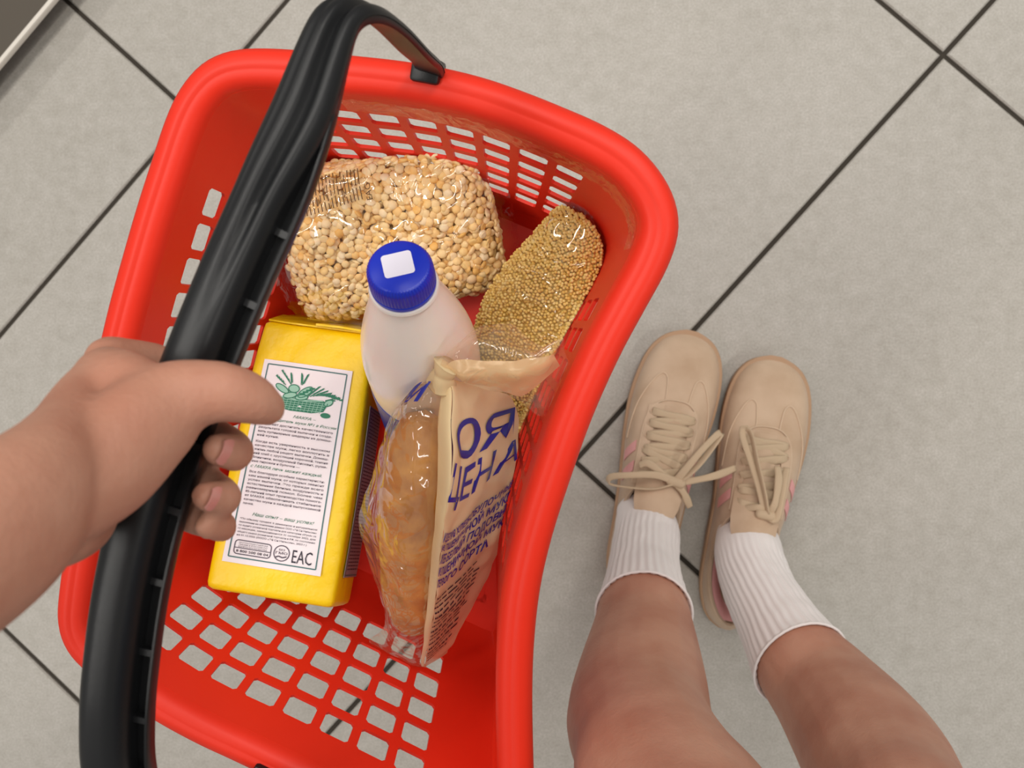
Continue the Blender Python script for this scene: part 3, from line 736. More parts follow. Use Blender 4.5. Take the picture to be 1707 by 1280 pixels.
def frame_on(f, u, v):
    a = f(u, v, 1); b = f(u + 0.01, v, 1) - a; c = f(u, v + 0.01, 1) - a; n = np.cross(b, c); n /= np.linalg.norm(n) + 1e-12
    return a, n
peas = []
pr = 0.0036; su_, sv_ = 0.0054 / 0.0788, 0.0054 / 0.0585
for layer, dep in ((0, 0.0012), (1, 0.0040)):
    row = 0; v = -0.97
    while v < 0.98:
        u = -0.97 + (su_ / 2 if (row + layer) % 2 else 0)
        while u < 0.98:
            uu, vv = u + random.uniform(-.35, .35) * su_, v + random.uniform(-.35, .35) * sv_
            if abs(uu) < 0.985 and abs(vv) < 0.985:
                p, n = frame_on(pf, uu, vv)
                if n.dot(pn) < 0: n = -n
                d = np.array([random.gauss(0, 1) for _ in range(3)]); ax = n + d * 0.42; ax /= np.linalg.norm(ax)
                if random.random() < 0.22: ax = -ax
                r = pr * random.uniform(0.82, 1.12)
                peas.append((layer, p - n * (dep + random.uniform(0, 0.0016)), ax, r, random.uniform(0, 6.28)))
            u += su_
        v += sv_ * 0.87; row += 1
for k in range(34):
    for sd_ in np.linspace(-0.45, 0.80, 10):
        u = -0.96 + 1.92 * k / 33 + random.uniform(-.012, .012); p = pf(u, 0.965, sd_ + random.uniform(-.06, .06), 0.0)
        ax = puy + np.array([random.gauss(0, .35) for _ in range(3)]); ax /= np.linalg.norm(ax)
        peas.append((0, p - puy * random.uniform(0, .0012), ax, pr * random.uniform(.85, 1.1), random.uniform(0, 6.28)))
for k in range(24):
    for sd_ in np.linspace(-0.6, 0.8, 11):
        v = -0.95 + 1.9 * k / 23; p = pf(0.97, v, sd_ + random.uniform(-.06, .06), 0.0); ax = pux + np.array([random.gauss(0, .35) for _ in range(3)]); ax /= np.linalg.norm(ax)
        peas.append((1, p - pux * random.uniform(0, .0012), ax, pr * random.uniform(.85, 1.1), random.uniform(0, 6.28)))
top = [p for p in peas if p[0] == 0]; random.shuffle(top)
def rotz(ax, a):
    q = Vector((0, 0, 1)).rotation_difference(Vector(tuple(ax))); return (q.to_matrix() @ Matrix.Rotation(a, 3, 'Z'))
V, F = [], []
for k, (l, p, ax, r, a) in enumerate(top + [q for q in peas if q[0] == 1]):
    m3 = rotz(ax, a)
    if k < 300:
        o = bpy.data.objects.new('split_pea', pme); link(o, pb); o.location = tuple(p); o.rotation_euler = m3.to_euler(); o.scale = (r, r, r * random.uniform(0.85, 1.15))
    else:
        b = len(V); mm = np.array(m3); V += list(p + (mm @ (dv * r).T).T); F += [tuple(i + b for i in q) for q in df]
o = mesh('split_pea_filling', V, F, M['pea'], pb, None); o['kind'] = 'stuff'
# print near the bag's upper edge
def film_pt(f, e0):
    def g(u, v, e): p, n = frame_on(f, u, v); n = n if n[2] > 0 else -n; return p + n * (e0 + e)
    return g
gp = film_pt(pf, 0.003)
ms = []
for k in range(17):
    u = -0.60 + k * 0.033; v = 0.62 + 0.004 * k
    while v < 0.93:
        L_ = random.uniform(0.04, 0.12); ms += strip([(u, v), (u, min(v + L_, 0.94))], 0.009, 1); v += L_ + 0.018
flat('bag_print', ms, M['brown'], pb, gp, 0.0004)
TV, TF = text_mesh('EAC'); V = [gp(0.02 - y * 0.075 + 0.0, 0.66 + x * 0.085, 0.0004) for x, y in TV]; mesh('bag_print', V, TF, M['brown'], pb, None)

# ---- millet
MC = at(906, 560, 0.447)
mx_ = at(873, 780, 0.408) - at(966, 345, 0.497); my_ = at(1000, 540, 0.455) - at(805, 500, 0.435)
mf0, mn, mux, muy = pillow(MC, mx_, my_, 0.1005, 0.0440, 0.027, pw=2.4, nz=0.004, nsc=22, corner=0.10, raw=True, deep=2.1)
mwid = interp([-1, -0.8, -0.45, 0, 0.5, 1], [0.50, 0.66, 0.94, 1.08, 0.88, 0.60])
mshift = interp([-1, -0.5, 0, 0.5, 1], [0.009, 0.003, -0.003, -0.007, -0.004])
def mf(u, v, s, e=0.0):
    p = mf0(u, v, s, e); k = (p - MC) @ muy; return inside(off_bottle(p + muy * (k * (mwid(u) - 1) + mshift(u)), 0.002 + e), 0.005 - e)
ml = thing('millet_bag', 'clear plastic bag of fine yellow millet leaning on the basket side', 'millet bag', MC - mn * 0.027)
film_shell(mf, 'bag_film', M['filmq'], ml, 0.0018)
film_shell(lambda u, v, s, e=0: mf(u * 0.985, v * 0.985, s, e), 'millet_core', M['milcore'], ml, -0.0032)
ico = bmesh.new(); bmesh.ops.create_icosphere(ico, subdivisions=1, radius=1); iv = np.array([v.co[:] for v in ico.verts]); iff = [tuple(v.index for v in f.verts) for f in ico.faces]; ico.free()
V, F = [], []; gr = 0.00135; du, dv2 = 0.0024 / 0.1005, 0.0024 / 0.0440
for sd in (1, -1):
    v = -0.985; row = 0
    while v < 0.99:
        u = -0.985 + (du / 2 if row % 2 else 0)
        while u < 0.99:
            uu, vv = u + random.uniform(-.3, .3) * du, v + random.uniform(-.3, .3) * dv2
            if abs(uu) < 0.99 and abs(vv) < 0.99:
                p = mf(uu, vv, sd, random.uniform(-0.0016, 0.0)); b = len(V); V += list(p + iv * gr * random.uniform(0.88, 1.12)); F += [tuple(i + b for i in q) for q in iff]
            u += du
        v += dv2 / max(0.7, 1.0); row += 1
    if sd == 1: dv2 *= 1.6; du *= 1.6
o = mesh('millet_grain', V, F, M['millet'], ml, None); o['kind'] = 'stuff'
V, F = [], []
for j in range(24):   # gathered film end at the top of the bag
    v = -0.9 + 1.8 * j / 23
    for k in range(6):
        p = mf(-0.985, v, 1, 0); V.append(p - mux * 0.003 * k + mn * 0.0030 * math.sin(j * 1.7 + k * 0.8) * k / 5 + muy * -0.03 * v * 0.04 * k)
F = [(j*6+k, j*6+k+1, (j+1)*6+k+1, (j+1)*6+k) for j in range(23) for k in range(5)]
mesh('film_end', V, F, M['film'], ml, None)
V = [mf(0.985, -0.9 + 1.8 * j / 23, 1, 0) + mux * 0.004 * k + mn * 0.003 * math.sin(j * 1.3 + k) * k / 5 for j in range(24) for k in range(6)]
mesh('film_end', V, F, M['film'], ml, None)

# ================================================================== BREAD
LP = resample(catmull(A3([(708, 680, 0.528), (696, 762, 0.523), (685, 860, 0.504), (688, 955, 0.470), (690, 1048, 0.424)]), 10), 44)
def loaf_prof(u):
    r = 0.0200 * (max(0.0, 1 - abs(2 * u - 1) ** 4.5)) ** 0.5 + 0.001
    return [(a * (1 + 0.04 * math.sin(9 * u + k)), b * (1 + 0.03 * math.sin(15 * u + 2 * k))) for k, (a, b) in enumerate(ell(r * 1.05, r * 0.95, 24))]
lv_, lf_ = sweep(LP, loaf_prof)
br = recalc(mesh('bread_loaf', [off_bottle(p, 0.0012) for p in lv_], lf_, M['crust'], None, 60))
br['label'] = 'long golden brown bread loaf inside the printed plastic bag'; br['category'] = 'bread'
# --- bag: two skins meeting at a ridge, each a smooth grid through control points
def bicubic(G, nu, nv):
    G = np.array(G, float); rows = [catmull(r, nu) for r in G]; rows = np.array(rows)
    return np.array([catmull(rows[:, j], nv) for j in range(rows.shape[1])]).transpose(1, 0, 2)
def grid_mesh(name, S, m, parent, crumple=0.0, sc_=60, seed=0.0, keep=0.0035):
    S = S.copy(); h_, w_ = S.shape[:2]
    if crumple:
        for i in range(h_):
            for j in range(w_):
                p = S[i, j]; q = Vector((p[0] * sc_ + seed, p[1] * sc_, p[2] * sc_)); S[i, j] = p + crumple * np.array([noise.noise(q), noise.noise(q + Vector((9, 0, 0))), 1.2 * noise.noise(q + Vector((0, 7, 0)))])
    if keep:
        for i in range(h_):
            for j in range(w_): S[i, j] = inside(off_bottle(S[i, j], 0.0008), keep)
    V = S.reshape(-1, 3); F = [(i*w_+j, i*w_+j+1, (i+1)*w_+j+1, (i+1)*w_+j) for i in range(h_-1) for j in range(w_-1)]
    return mesh(name, V, F, m, parent, None), S
bb = thing('bread_bag', 'clear and cream printed plastic bread bag with blue letters, its neck twisted', 'bread bag', at(690, 1000, 0.40))
def G(rows): return [[at(*p) for p in r] for r in rows]
# clear left skin: left edge ... over the loaf ... ridge
left = G([[(728,632,.560),(730,630,.563),(732,629,.565),(733,629,.565),(734,630,.565)],
          [(676,660,.535),(690,655,.552),(708,652,.560),(724,650,.563),(736,655,.562)],
          [(642,720,.515),(662,712,.545),(690,706,.557),(715,704,.558),(730,710,.556)],
          [(622,790,.500),(650,785,.538),(686,780,.553),(714,782,.553),(729,790,.550)],
          [(599,864,.485),(640,865,.520),(684,866,.538),(712,868,.538),(724,875,.535)],
          [(622,955,.465),(648,955,.492),(680,956,.508),(706,958,.506),(716,962,.500)],
          [(642,1035,.440),(658,1040,.455),(680,1042,.466),(700,1044,.464),(708,1048,.460)],
          [(616,1066,.408),(650,1080,.414),(676,1092,.417),(694,1100,.416),(702,1104,.414)],
          [(622,1074,.395),(650,1092,.395),(676,1106,.394),(694,1112,.394),(704,1112,.394)]])
for r_ in left[1:7]:
    for k, dz in ((1, .006), (2, .006), (3, .004)): r_[k] = r_[k] + np.array([0, 0, dz])
o, SL = grid_mesh('clear_film', bicubic(left, 12, 10), M['filmm'], bb, 0.0016, 80)
right = G([[(734,630,.565),(738,628,.566),(742,628,.566),(745,630,.565),(748,632,.563)],
           [(736,655,.562),(752,652,.566),(772,655,.556),(805,655,.535),(842,655,.512)],
           [(730,710,.556),(752,712,.566),(776,722,.548),(815,712,.520),(862,692,.492)],
           [(729,790,.550),(752,795,.563),(774,800,.541),(812,775,.515),(863,742,.485)],
           [(724,875,.535),(740,878,.545),(758,872,.530),(800,835,.508),(856,792,.478)],
           [(716,962,.500),(730,958,.508),(745,950,.502),(790,908,.490),(843,868,.462)],
           [(708,1048,.460),(720,1040,.465),(735,1030,.462),(775,985,.455),(818,950,.440)],
           [(702,1104,.414),(708,1102,.416),(716,1096,.415),(735,1080,.410),(762,1058,.402)],
           [(704,1112,.394),(710,1112,.394),(716,1108,.392),(730,1098,.388),(744,1088,.382)]])
SRf = bicubic(right, 12, 10)
nsp = 12
o, SR = grid_mesh('printed_panel', SRf[:, nsp:], M['cream'], bb, 0.0016, 70, 3.0)
o, SS = grid_mesh('cream_strip', SRf[:, :nsp + 1], M['cream2'], bb, 0.0006, 40, 3.0)
# hidden under side
under = [[l[0], (l[0] + r[-1]) / 2 + np.array([0, 0, -0.055 if 0 < i < 6 else (-0.045 if i == 6 else (-0.010 if i == 7 else -0.001))]), r[-1]] for i, (l, r) in enumerate(zip(left, right))]
grid_mesh('back_film', bicubic(under, 10, 8), M['filmb'], bb, 0.0004, 60, 5.0)
def surf(S):
    h_, w_ = S.shape[:2]
    def f(u, v, e):
        u = min(max(u, 0), 1) * (w_ - 1.001); v = min(max(v, 0), 1) * (h_ - 1.001); i, j = int(v), int(u); a, b = v - i, u - j
        p = (S[i, j] * (1-b) + S[i, j+1] * b) * (1-a) + (S[i+1, j] * (1-b) + S[i+1, j+1] * b) * a
        n = np.cross(S[i, j+1] - S[i, j], S[i+1, j] - S[i, j]); n /= np.linalg.norm(n) + 1e-9; n = n if n[2] > 0 else -n
        return p + n * e
    return f
fp = surf(SR)
def panel_text(s, u0, v0, u1, cap, m=M['navy'], bold=0.02, e=0.0009, shear=0.15): put_text('bag_lettering', s, u0, v0, u1, cap, m, bb, fp, e, shear, bold)
panel_text('ОЯ', 0.10, 0.315, 0.98, 0.105, bold=0.012)
panel_text('ЦЕНА', 0.00, 0.435, 1.30 if False else 1.0, 0.095, bold=0.012)
for i, s in enumerate(['ИЗДЕЛИЯ ХЛЕБОБУЛОЧНЫЕ', 'ИЗ ПШЕНИЧНОЙ МУКИ', 'ХЛЕБ БЕЛЫЙ ПОДОВЫЙ', 'ИЗ ПШЕНИЧНОЙ МУКИ', 'ПЕРВОГО СОРТА']):
    panel_text(s, 0.02, 0.535 + 0.03 * i, 1.0 if i < 4 else 0.8, 0.020, bold=0.03)
ms = []
for k in range(16):
    v = 0.685 + k * 0.0125; u = 0.06
    while u < 0.72:
        L_ = random.uniform(0.03, 0.10); ms += strip([(u, v), (min(u + L_, 0.78), v)], 0.012, 3.5 * 0 + 0.35); u += L_ + 0.02
flat('bag_small_print', ms, M['inkd'], bb, fp, 0.0008)
fL = surf(SL)
put_text('bag_lettering', 'М', 0.10, 0.165, 0.55, 0.09, M['navy'], bb, fL, 0.0012, 0.15, 0.03)
# twisted neck and flared ruff
nk = A3([(737, 640, .560), (738, 628, .566), (742, 618, .569), (748, 608, .571)])
recalc(mesh('twisted_neck', *sweep(catmull(nk, 6), lambda u: [(a * (0.0058 + 0.003 * abs(2*u-1)) * (1 + 0.18 * math.sin(5*k + 6*u)), b * (0.0058 + 0.003 * abs(2*u-1))) for k, (a, b) in enumerate(ell(1, 1, 18))]), M['cream2'], bb, None))
r1 = G([[(733,624,.572),(738,616,.574),(744,612,.575),(750,612,.574)],
        [(738,596,.578),(764,590,.584),(772,612,.580),(776,634,.570)],
        [(756,572,.574),(800,572,.588),(815,612,.582),(824,648,.562)],
        [(800,545,.566),(845,562,.580),(862,606,.585),(866,666,.556)],
        [(836,537,.558),(884,590,.574),(904,588,.588),(908,688,.548)],
        [(858,544,.552),(905,580,.570),(936,572,.580),(948,612,.552)]])
S1 = bicubic(r1, 10, 8); wN = S1.shape[1]
grid_mesh('ruff_film', S1, M['filmm'], bb, 0.0035, 60, 1.0)
r2 = G([[(736,622,.570),(742,618,.571),(748,614,.571)], [(752,600,.572),(770,625,.575),(778,640,.566)], [(800,598,.572),(822,628,.570),(836,652,.556)], [(858,600,.568),(868,625,.570),(880,655,.548)], [(920,590,.560),(925,600,.556),(932,612,.548)]])
grid_mesh('ruff_strip', bicubic(r2, 10, 8)[:, :], M['cream'], bb, 0.0025, 60, 2.0)

# ================================================================== PERSON: legs, torso, left arm and hand as one continuous skin
def tube(pts, n=20, sub=6, cap=True):
    """pts: [(xyz, r1, r2, side-direction or None)] -> lofted tapering limb with rounded ends"""
    P = np.array([p[0] for p in pts]); R1 = np.array([[p[1], p[2]] for p in pts])
    Q = catmull(np.hstack([P, R1]), sub); C = Q[:, :3]; rr = np.maximum(Q[:, 3:], 0.002)
    T = np.gradient(C, axis=0); T /= np.linalg.norm(T, axis=1)[:, None]
    ref = pts[0][3] if len(pts[0]) > 3 else np.array([1.0, 0, 0])
    rings = []
    for c, t, (a, b) in zip(C, T, rr):
        s = ref - t * np.dot(ref, t); s /= np.linalg.norm(s); nn = np.cross(t, s)
        rings.append([c + s * a * math.cos(x) + nn * b * math.sin(x) for x in np.linspace(0, 2*math.pi, n, endpoint=False)])
    def capr(c, t, a, b, s, sign):
        out = []
        for k in (0.35, 0.65, 0.86, 0.97):
            f = math.sqrt(1 - k * k); out.append([c + t * sign * k * min(a, b) + (x - c) * f for x in s])
        return out
    pre = capr(C[0], T[0], rr[0][0], rr[0][1], rings[0], -1)[::-1]; post = capr(C[-1], T[-1], rr[-1][0], rr[-1][1], rings[-1], 1)
    return loft(pre + rings + post)
X = np.array([1.0, 0, 0]); Yv = np.array([0, 1.0, 0]); Zv = np.array([0, 0, 1.0])
parts = []
# legs (ankle .. knee .. hip)
AL, AR = at(1072, 905, 0.085), at(1240, 935, 0.085)
legL = [(at(1062, 940, 0.05), .020, .022, X), (AL, .025, .029, X), (at(1074, 978, 0.155), .0345, .039, X), (at(1073, 1020, 0.196), .0425, .0455, X), (at(1072, 1075, 0.235), .0490, .050, X), (at(1068, 1150, 0.31), .0555, .056, X), (at(1066, 1205, 0.37), .0565, .056, X),
        (at(1080, 1248, 0.425), .0535, .055, X), (at(1100, 1310, 0.475), .058, .060, X), (np.array([0.055, -0.290, 0.55]), .068, .066, X), (np.array([0.055, -0.325, 0.70]), .078, .076, X), (np.array([0.065, -0.34, 0.82]), .082, .085, X)]
legR = [(at(1235, 930, 0.05), .020, .022, X), (AR, .025, .029, X), (at(1298, 1048, 0.155), .0345, .039, X), (at(1334, 1104, 0.196), .0430, .0460, X), (at(1385, 1165, 0.235), .0500, .050, X), (at(1440, 1240, 0.31), .055, .056, X), (at(1475, 1300, 0.37), .056, .056, X),
        (at(1500, 1350, 0.42), .052, .055, X), (np.array([0.205, -0.302, 0.475]), .054, .056, X), (np.array([0.212, -0.320, 0.55]), .064, .064, X), (np.array([0.212, -0.335, 0.70]), .078, .076, X), (np.array([0.205, -0.34, 0.82]), .082, .085, X)]
parts += [tube(legL), tube(legR)]
parts.append(tube([(np.array([0.135, -0.345, 0.80]), .155, .095, X), (np.array([0.13, -0.35, 0.90]), .150, .098, X), (np.array([0.12, -0.36, 1.02]), .125, .090, X), (np.array([0.10, -0.365, 1.15]), .150, .098, X), (np.array([0.08, -0.36, 1.27]), .165, .085, X), (np.array([0.07, -0.36, 1.33]), .10, .065, X), (np.array([0.07, -0.355, 1.40]), .052, .052, X)]))
# hand frame: origin on the handle inside the grip
HO = at(300, 690, 0.740); ha = np.array([0.947, -0.32, 0]); hh = np.array([-0.32, -0.947, 0])
def hd(a, h_, z): return HO + ha * a + hh * h_ + Zv * z
wr = at(15, 872, 0.832); elb = wr + np.array([-0.075, -0.10, 0.205]); sho = np.array([-0.12, -0.30, 1.265])
ud = hh * 1.0
parts.append(tube([(sho, .050, .050, ud), ((sho + elb) / 2, .042, .042, ud), (elb, .038, .036, ud), (elb * .6 + wr * .4, .038, .034, ud), (elb * .25 + wr * .75, .033, .026, ud), (wr, .0335, .0235, ud), (hd(-.020, .032, .055), .0345, .0195, ud), (hd(-.034, .024, .022), .036, .0150, ud), (hd(-.040, .018, -.004), .036, .0115, ud)]))
# thenar, thumb
parts.append(tube([(hd(-.012, .040, .072), .020, .018, ud), (hd(-.004, .021, .051), .0245, .020, ud), (hd(.003, .001, .037), .0215, .0175, ud), (hd(.0095, -.0105, .031), .0170, .0140, ud), (hd(.018, -.0165, .028), .0138, .0120, ud), (hd(.027, -.0190, .025), .0126, .0108, ud), (hd(.036, -.0185, .018), .0108, .0094, ud), (hd(.041, -.0165, .011), .0078, .0070, ud)], sub=5))
parts.append(tube([(hd(-.010, .048, .058), .017, .015, ud), (hd(-.014, .048, .030), .017, .014, ud), (hd(-.026, .044, .006), .015, .012, ud)]))
parts.append(tube([(hd(.000, -.006, .034), .0150, .0130, ud), (hd(-.016, -.006, .026), .0170, .0150, ud), (hd(-.032, -.004, .012), .0160, .0140, ud)]))
# fingers hooked under the handle
tips = []
for k, (h_, sc_, tz) in enumerate(((-.014, 1.0, .000), (.009, 1.05, .002), (.031, 1.0, -.003), (.047, .84, -.016))):
    r = (.0092, .0094, .0090, .0078)[k]
    ch = [hd(-.040, h_ * .95 + .002, -.004), hd(-.028, h_, -.023), hd(-.008, h_ + .001, -.029), hd(.012, h_ + .001, -.027), hd(.0255, h_ + .001, -.014 + tz), hd(.0225, h_ - .001, .0035 + tz)]
    parts.append(tube([(ch[0], r * 1.25, r * 1.25, ud), (ch[1], r * 1.12, r * 1.1, ud), (ch[2], r * 1.04, r, ud), (ch[3], r, r * .95, ud), (ch[4], r * .95, r * .9, ud), (ch[5], r * .80, r * .72, ud)], n=16, sub=5))
    tips.append((ch[4], ch[5], r))
pers = thing('person', 'standing person in white socks and beige sneakers holding the basket handle', 'person', (0.13, -0.2, 0))
V, F = merge(parts)
o = mesh('body', V, F, M['skin'], pers, None); recalc(o)
m = o.modifiers.new('r', 'REMESH'); m.mode = 'VOXEL'; m.voxel_size = 0.0024; m.use_smooth_shade = True
m = o.modifiers.new('s', 'SMOOTH'); m.factor = 0.5; m.iterations = 9
bake(o, None)
body = o
# nails on the visible finger ends
def nail(c, t, n, wd, ln_):
    t = t / np.linalg.norm(t); n = n - t * n.dot(t); n /= np.linalg.norm(n); s = np.cross(t, n); V = []
    for i in range(7):
        for j in range(7):
            x, y = -1 + 2 * i / 6, -1 + 2 * j / 6; w_ = math.sqrt(max(0, 1 - 0.35 * max(0, y) ** 2 - 0.25 * max(0, -y) ** 2)) ; V.append(c + s * x * wd * w_ + t * y * ln_ * (1 - .25 * x * x) + n * (-0.35 * wd * x * x))
    F = [(i*7+j, i*7+j+1, (i+1)*7+j+1, (i+1)*7+j) for i in range(6) for j in range(6)]
    solidify(recalc(mesh('fingernail', V, F, M['nail'], pers, None)), 0.0006, 0)
for k in (1, 2):
    a, b, r = tips[k]; t = b - a; nn = ha * 0.8 + Zv * 0.45
    nail(b + (ha * 0.8 + Zv * 0.30) * r * 0.80 - t * 0.10, t, nn, r * 0.62, r * 0.72)

# ---- clothes above the picture: shorts and shirt follow the body
def cloth(name, pts, m, n=40):
    P = np.array([p[0] for p in pts]); rr = [(p[1], p[2]) for p in pts]; rings = []
    for c, (a, b) in zip(P, rr): rings.append([c + np.array([a * math.cos(t), b * math.sin(t), 0.004 * math.sin(3 * t)]) for t in np.linspace(0, 2*math.pi, n, endpoint=False)])
    return solidify(recalc(mesh(name, *loft(rings, True, False, False), m, pers, None)), 0.002, 0, None)
M['denim'] = mat('blue_denim', (96, 110, 136), 0.9, 0.2, bump=(900, 0.2, 0.001)); M['shirt'] = mat('white_cotton', (224, 220, 214), 0.9, 0.2, bump=(700, 0.15, 0.001))
for x in (0.062, 0.208): cloth('shorts_leg', [(np.array([x, -0.335, 0.70]), .092, .092), (np.array([x, -0.342, 0.80]), .096, .104), (np.array([x * .8 + .027, -0.345, 0.86]), .09, .104)], M['denim'])
cloth('shorts_waist', [(np.array([0.135, -0.345, 0.78]), .168, .108), (np.array([0.132, -0.348, 0.88]), .164, .107), (np.array([0.127, -0.353, 0.96]), .146, .102)], M['denim'])
cloth('shirt', [(np.array([0.128, -0.353, 0.92]), .160, .110), (np.array([0.12, -0.36, 1.02]), .142, .104), (np.array([0.10, -0.365, 1.15]), .163, .110), (np.array([0.08, -0.36, 1.27]), .174, .096), (np.array([0.07, -0.358, 1.335]), .108, .074)], M['shirt'])

# ---- socks
def sock(name, pts, ribs=34):
    P = np.array([p[0] for p in pts]); R1 = np.array([[p[1], p[2]] for p in pts]); Q = catmull(np.hstack([P, R1]), 9); C = Q[:, :3]; rr = Q[:, 3:]
    T = np.gradient(C, axis=0); T /= np.linalg.norm(T, axis=1)[:, None]; n = ribs * 6; rings = []
    for i, (c, t, (a, b)) in enumerate(zip(C, T, rr)):
        s = X - t * X.dot(t); s /= np.linalg.norm(s); nn = np.cross(t, s); f = i / (len(C) - 1); k = sm(0.15, 0.4, f) * (1 - sm(0.955, 0.985, f))
        fl2 = 0.0016 * sm(0.955, 0.99, f)
        rings.append([c + (s * math.cos(x) * (a + fl2) + nn * math.sin(x) * (b + fl2)) * (1 + 0.016 * k * math.cos(ribs * x)) + 0.0008 * noise.noise(Vector(tuple((c + s * math.cos(x) * .04) * 60))) for x in np.linspace(0, 2*math.pi, n, endpoint=False)])
    o = recalc(mesh(name, *loft(rings, True, True, False), M['sock'], pers, None)); return solidify(o, 0.0022, -1, None)
sock('sock', [(at(1075, 850, 0.045), .030, .026), (at(1078, 890, 0.075), .034, .036), (at(1075, 925, 0.105), .0345, .040), (at(1073, 965, 0.145), .0365, .0415), (at(1073, 1000, 0.180), .0410, .0450), (at(1073, 1022, 0.198), .0445, .0475)])
sock('sock', [(at(1245, 885, 0.045), .031, .026), (at(1248, 925, 0.075), .035, .036), (at(1262, 975, 0.105), .0350, .040), (at(1290, 1030, 0.145), .0365, .0415), (at(1320, 1082, 0.182), .0415, .0450), (at(1336, 1108, 0.200), .0450, .0480)])

# ================================================================== SNEAKERS
def sneaker(heel, toe, mirror, label, bow, laced):
    hl_, tl_ = np.array(heel) * [1, 1, 0], np.array(toe) * [1, 1, 0]; L = np.linalg.norm(tl_ - hl_); fy_ = (tl_ - hl_) / L; fx_ = np.array([fy_[1], -fy_[0], 0]); mi = mirror
    sk = thing('sneaker', label, 'sneaker', hl_, 'pair of beige sneakers')
    # half width outer (little toe side) / inner per station t
    wi = interp([0, .02, .06, .15, .30, .45, .60, .72, .82, .90, .955, .985, 1], [.006, .017, .026, .034, .036, .0365, .041, .0445, .044, .0395, .0305, .019, .006])
    wo = interp([0, .02, .06, .15, .30, .45, .60, .72, .82, .90, .955, .985, 1], [.006, .017, .026, .034, .037, .0415, .0475, .0500, .0475, .0415, .0315, .019, .006])
    ht = interp([0, .05, .15, .30, .42, .52, .62, .72, .82, .90, .96, 1], [.040, .058, .062, .062, .084, .080, .068, .056, .047, .040, .031, .020])
    zs = .020
    def U(t, th, e=0.0):
        """upper: t heel->toe, th -1..1 from one sole edge over the top to the other"""
        w_ = (wo(t) if th * mi > 0 else wi(t)); ph = th * math.pi / 2; hgt = ht(t) - zs + .004
        x = math.copysign(abs(math.sin(ph)) ** 0.78, th) * (w_ * 0.955 + e); z = zs - .004 + (hgt + e) * abs(math.cos(ph)) ** 0.80
        y = t * L * 0.985 + 0.002
        return hl_ + fy_ * y + fx_ * x + Zv * z
    def opening(t):   # half-angle of the foot opening
        if t >= .46: return 0
        return 0.60 * math.sqrt(max(0, 1 - ((t - .25) / .215) ** 2)) if .035 < t < .465 else 0
    # sole
    zs_prof = [(0.0, 0.004), (0.0, 0.93), (0.004, 0.99), (0.016, 1.0), (0.0215, 0.985), (0.0225, 0.94)]
    ts = np.concatenate([np.linspace(0, .06, 7), np.linspace(.08, .9, 30), np.linspace(.91, 1, 12)])
    def edge(t, k): return [hl_ + fy_ * (t * L) + fx_ * mi * (wo(t) * k), hl_ + fy_ * (t * L) - fx_ * mi * (wi(t) * k)]
    rings = []
    for z, k in zs_prof:
        k2 = k * 1.03
        rings.append([edge(t, k2)[0] + Zv * z for t in ts] + [edge(t, k2)[1] + Zv * z for t in ts[::-1]])
    recalc(mesh('sole', *loft(rings), M['gum'], sk, 50))
    # upper shell with the opening cut out
    tt = np.concatenate([np.linspace(0.004, .06, 6), np.linspace(.08, .9, 46), np.linspace(.915, .996, 10)]); nth = 41
    V, F = [], []
    for t in tt:
        op = opening(t)
        for k in range(nth):
            q = -1 + 2 * k / (nth - 1); th = math.copysign(op + (1 - op) * abs(q), q) if abs(q) > 1e-9 else 0.0
            V.append(U(t, th))
    for i in range(len(tt) - 1):
        for k in range(nth - 1):
            if (opening(tt[i]) > 0 or opening(tt[i+1]) > 0) and k in (nth // 2 - 1, nth // 2): continue
            F.append((i*nth+k, i*nth+k+1, (i+1)*nth+k+1, (i+1)*nth+k))
    up = recalc(mesh('upper', V, F, M['suede'], sk, None)); solidify(up, 0.0028, -1, 70)
    def patch(name, f, nu, nv, m, e, th_=0.0012):
        V = [U(*f(i / nu, j / nv), e) for i in range(nu + 1) for j in range(nv + 1)]
        F = [(i*(nv+1)+j, i*(nv+1)+j+1, (i+1)*(nv+1)+j+1, (i+1)*(nv+1)+j) for i in range(nu) for j in range(nv)]
        return solidify(recalc(mesh(name, V, F, m, sk, None)), th_, 0, 60)
    def seam(pts, r=0.0007, e=0.0012, m=M['thread'], name='stitching'):
        P = catmull(np.array([U(t, th, e) for t, th in catmull(np.array(pts, float), 6)]), 2)
        recalc(mesh(name, *sweep(P, lambda u: ell(r, r, 6)), m, sk, None))
    # eyestay facing (horseshoe around the laces) and its stitching
    for sd in (-1, 1):
        patch('eyestay', lambda a, b, sd=sd: (0.44 + 0.27 * a, sd * (0.17 + 0.16 * b + 0.10 * (1 - a) + (0.10 * (1 - b) * 0))), 16, 5, M['suede2'], 0.0012)
    patch('eyestay_front', lambda a, b: (0.70 + 0.035 * a * (1 - (2*b-1)**2 * .6), -0.33 + 0.66 * b), 5, 14, M['suede2'], 0.0012)
    seam([(.44, -.45), (.55, -.40), (.66, -.36), (.715, -.26), (.745, -.10), (.748, .10), (.718, .26), (.66, .36), (.55, .40), (.44, .45)])
    # T-shaped toe overlay seams
    seam([(.58, -.78), (.70, -.62), (.80, -.40), (.835, -.27), (.825, -.17), (.78, -.13), (.745, -.12)], e=0.0006)
    seam([(.58, .78), (.70, .62), (.80, .40), (.835, .27), (.825, .17), (.78, .13), (.745, .12)], e=0.0006)
    # side stripes and heel tab
    for sd in (-1, 1):
        for t0 in (.50, .43):
            patch('side_stripe', lambda a, b, sd=sd, t0=t0: (t0 + 0.035 * a + 0.05 * (1 - b), sd * (0.47 + 0.33 * b)), 4, 8, M['pink'], 0.0008, 0.0008)
